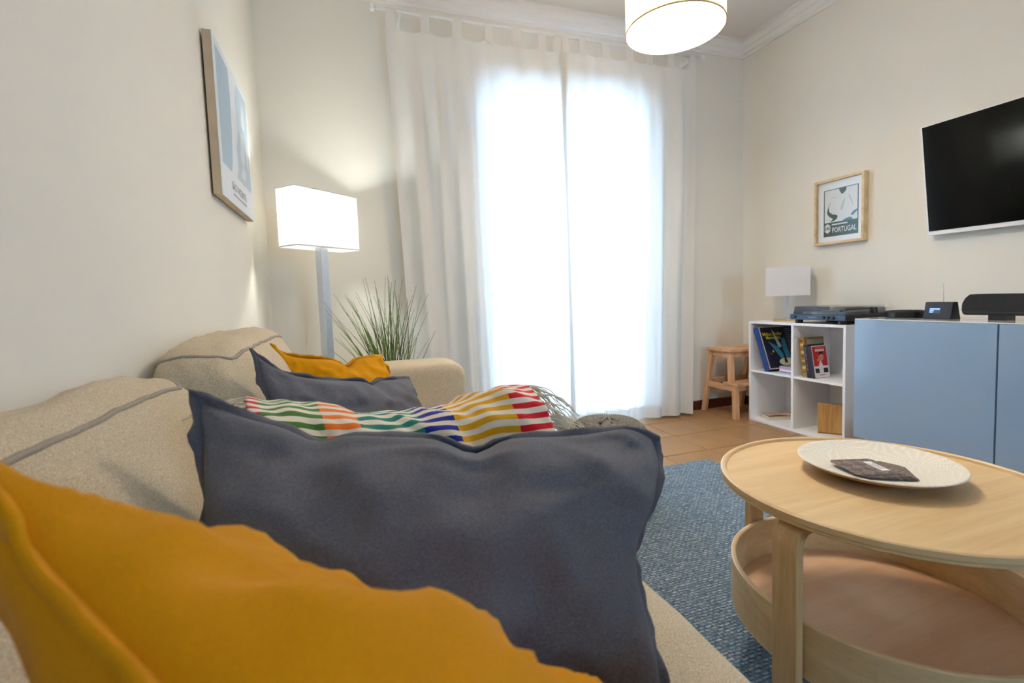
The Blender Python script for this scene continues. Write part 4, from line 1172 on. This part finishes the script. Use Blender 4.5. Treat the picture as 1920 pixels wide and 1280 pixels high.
obj('antenna', MB().tube([(0.012, -0.004, 0.08), (0.010, -0.003, 0.165)], 0.002, 8, 0.0014).lathe([(0.001, 0.164), (0.0032, 0.166), (0.0032, 0.170), (0.001, 0.172)], 10, (0.010, -0.003)), 'metal', rdio, local=True)
sb = thing('soundbar', 'long black soundbar on the sideboard below the television', 'soundbar', (2.77, 1.03, CTOP))
obj('body', MB().prism([(-0.415, 0.045), (-0.43, 0.030), (-0.432, 0.022), (0.432, 0.022), (0.43, 0.030), (0.415, 0.045)] if False else [(0.43, 0.028), (0.422, 0.022), (-0.422, 0.022), (-0.43, 0.028), (-0.435, 0.045), (-0.433, 0.075), (-0.422, 0.100), (-0.405, 0.118), (0.405, 0.118), (0.422, 0.100), (0.433, 0.075), (0.435, 0.045)], 'x', -0.04, 0.04).xf(Matrix(((1, 0, 0, 0), (0, 1, 0, 0), (0, 0, 1, 0), (0, 0, 0, 1)))), 'black_m', sb, 0.006, 3, local=True)
obj('lower_trim', MB().box((-0.041, -0.42, 0.034), (-0.038, 0.42, 0.037)), plain('trim_grey', '3a3a3c', 0.4), sb, local=True)
for yy in (-0.3, 0.3): obj('foot', MB().box((-0.035, yy - 0.025, 0), (0.04, yy + 0.035, 0.024)), 'black', sb, local=True)

# ------------------------------------------------------------------ step stool
st = thing('step_stool', 'light wooden two step stool standing in the corner', 'stool', (2.75, 2.86, 0))
sx0, sx1 = 2.545, 2.955


def slat(p0, p1, w, d):
    """square leg from p0 (bottom) to p1 (top); w along x, d along y"""
    (xa, ya, za), (xb, yb, zb) = p0, p1
    return MB().add([(xa - w, ya - d, za), (xa + w, ya - d, za), (xa + w, ya + d, za), (xa - w, ya + d, za), (xb - w, yb - d, zb), (xb + w, yb - d, zb), (xb + w, yb + d, zb), (xb - w, yb + d, zb)],
                    [(0, 3, 2, 1), (4, 5, 6, 7), (0, 1, 5, 4), (1, 2, 6, 5), (2, 3, 7, 6), (3, 0, 4, 7)])


top = MB()
top.box((sx0, 2.715, 0.478), (sx1, 2.80, 0.5)).box((sx0, 2.83, 0.478), (sx1, 2.955, 0.5)).box((sx0, 2.80, 0.478), (2.69, 2.83, 0.5)).box((2.81, 2.80, 0.478), (sx1, 2.83, 0.5))
obj('top_tread', top, 'pine', st, 0.003, 2)
obj('lower_tread', MB().box((sx0 + 0.01, 2.664, 0.238), (sx1 - 0.01, 2.80, 0.258)), 'pine', st, 0.003, 2)
for xx in (sx0 + 0.028, sx1 - 0.028):
    obj('rear_leg', slat((xx - 0.0, 3.018, 0), (xx, 2.925, 0.478), 0.016, 0.018), 'pine_v', st, 0.002)
    obj('upper_leg', slat((xx, 2.738, 0.258), (xx, 2.745, 0.478), 0.016, 0.018), 'pine_v', st, 0.002)
    obj('front_leg', slat((xx + 0.0, 2.695, 0), (xx, 2.700, 0.238), 0.018, 0.018), 'pine_v', st, 0.002)
    obj('side_rail', MB().box((xx - 0.010, 2.715, 0.198), (xx + 0.010, 2.965, 0.238)), 'pine', st, 0.002)
    obj('top_rail', MB().box((xx - 0.010, 2.762, 0.435), (xx + 0.010, 2.91, 0.478)), 'pine', st, 0.002)
obj('cross_rail', MB().box((sx0 + 0.044, 2.732, 0.440), (sx1 - 0.044, 2.748, 0.478)), 'pine', st, 0.002)
obj('cross_rail', MB().box((sx0 + 0.046, 2.69, 0.200), (sx1 - 0.046, 2.706, 0.238)), 'pine', st, 0.002)
obj('cross_rail', MB().box((sx0 + 0.044, 2.95, 0.22), (sx1 - 0.044, 2.966, 0.26)), 'pine', st, 0.002)
bpy.data.materials.remove(_k.m)
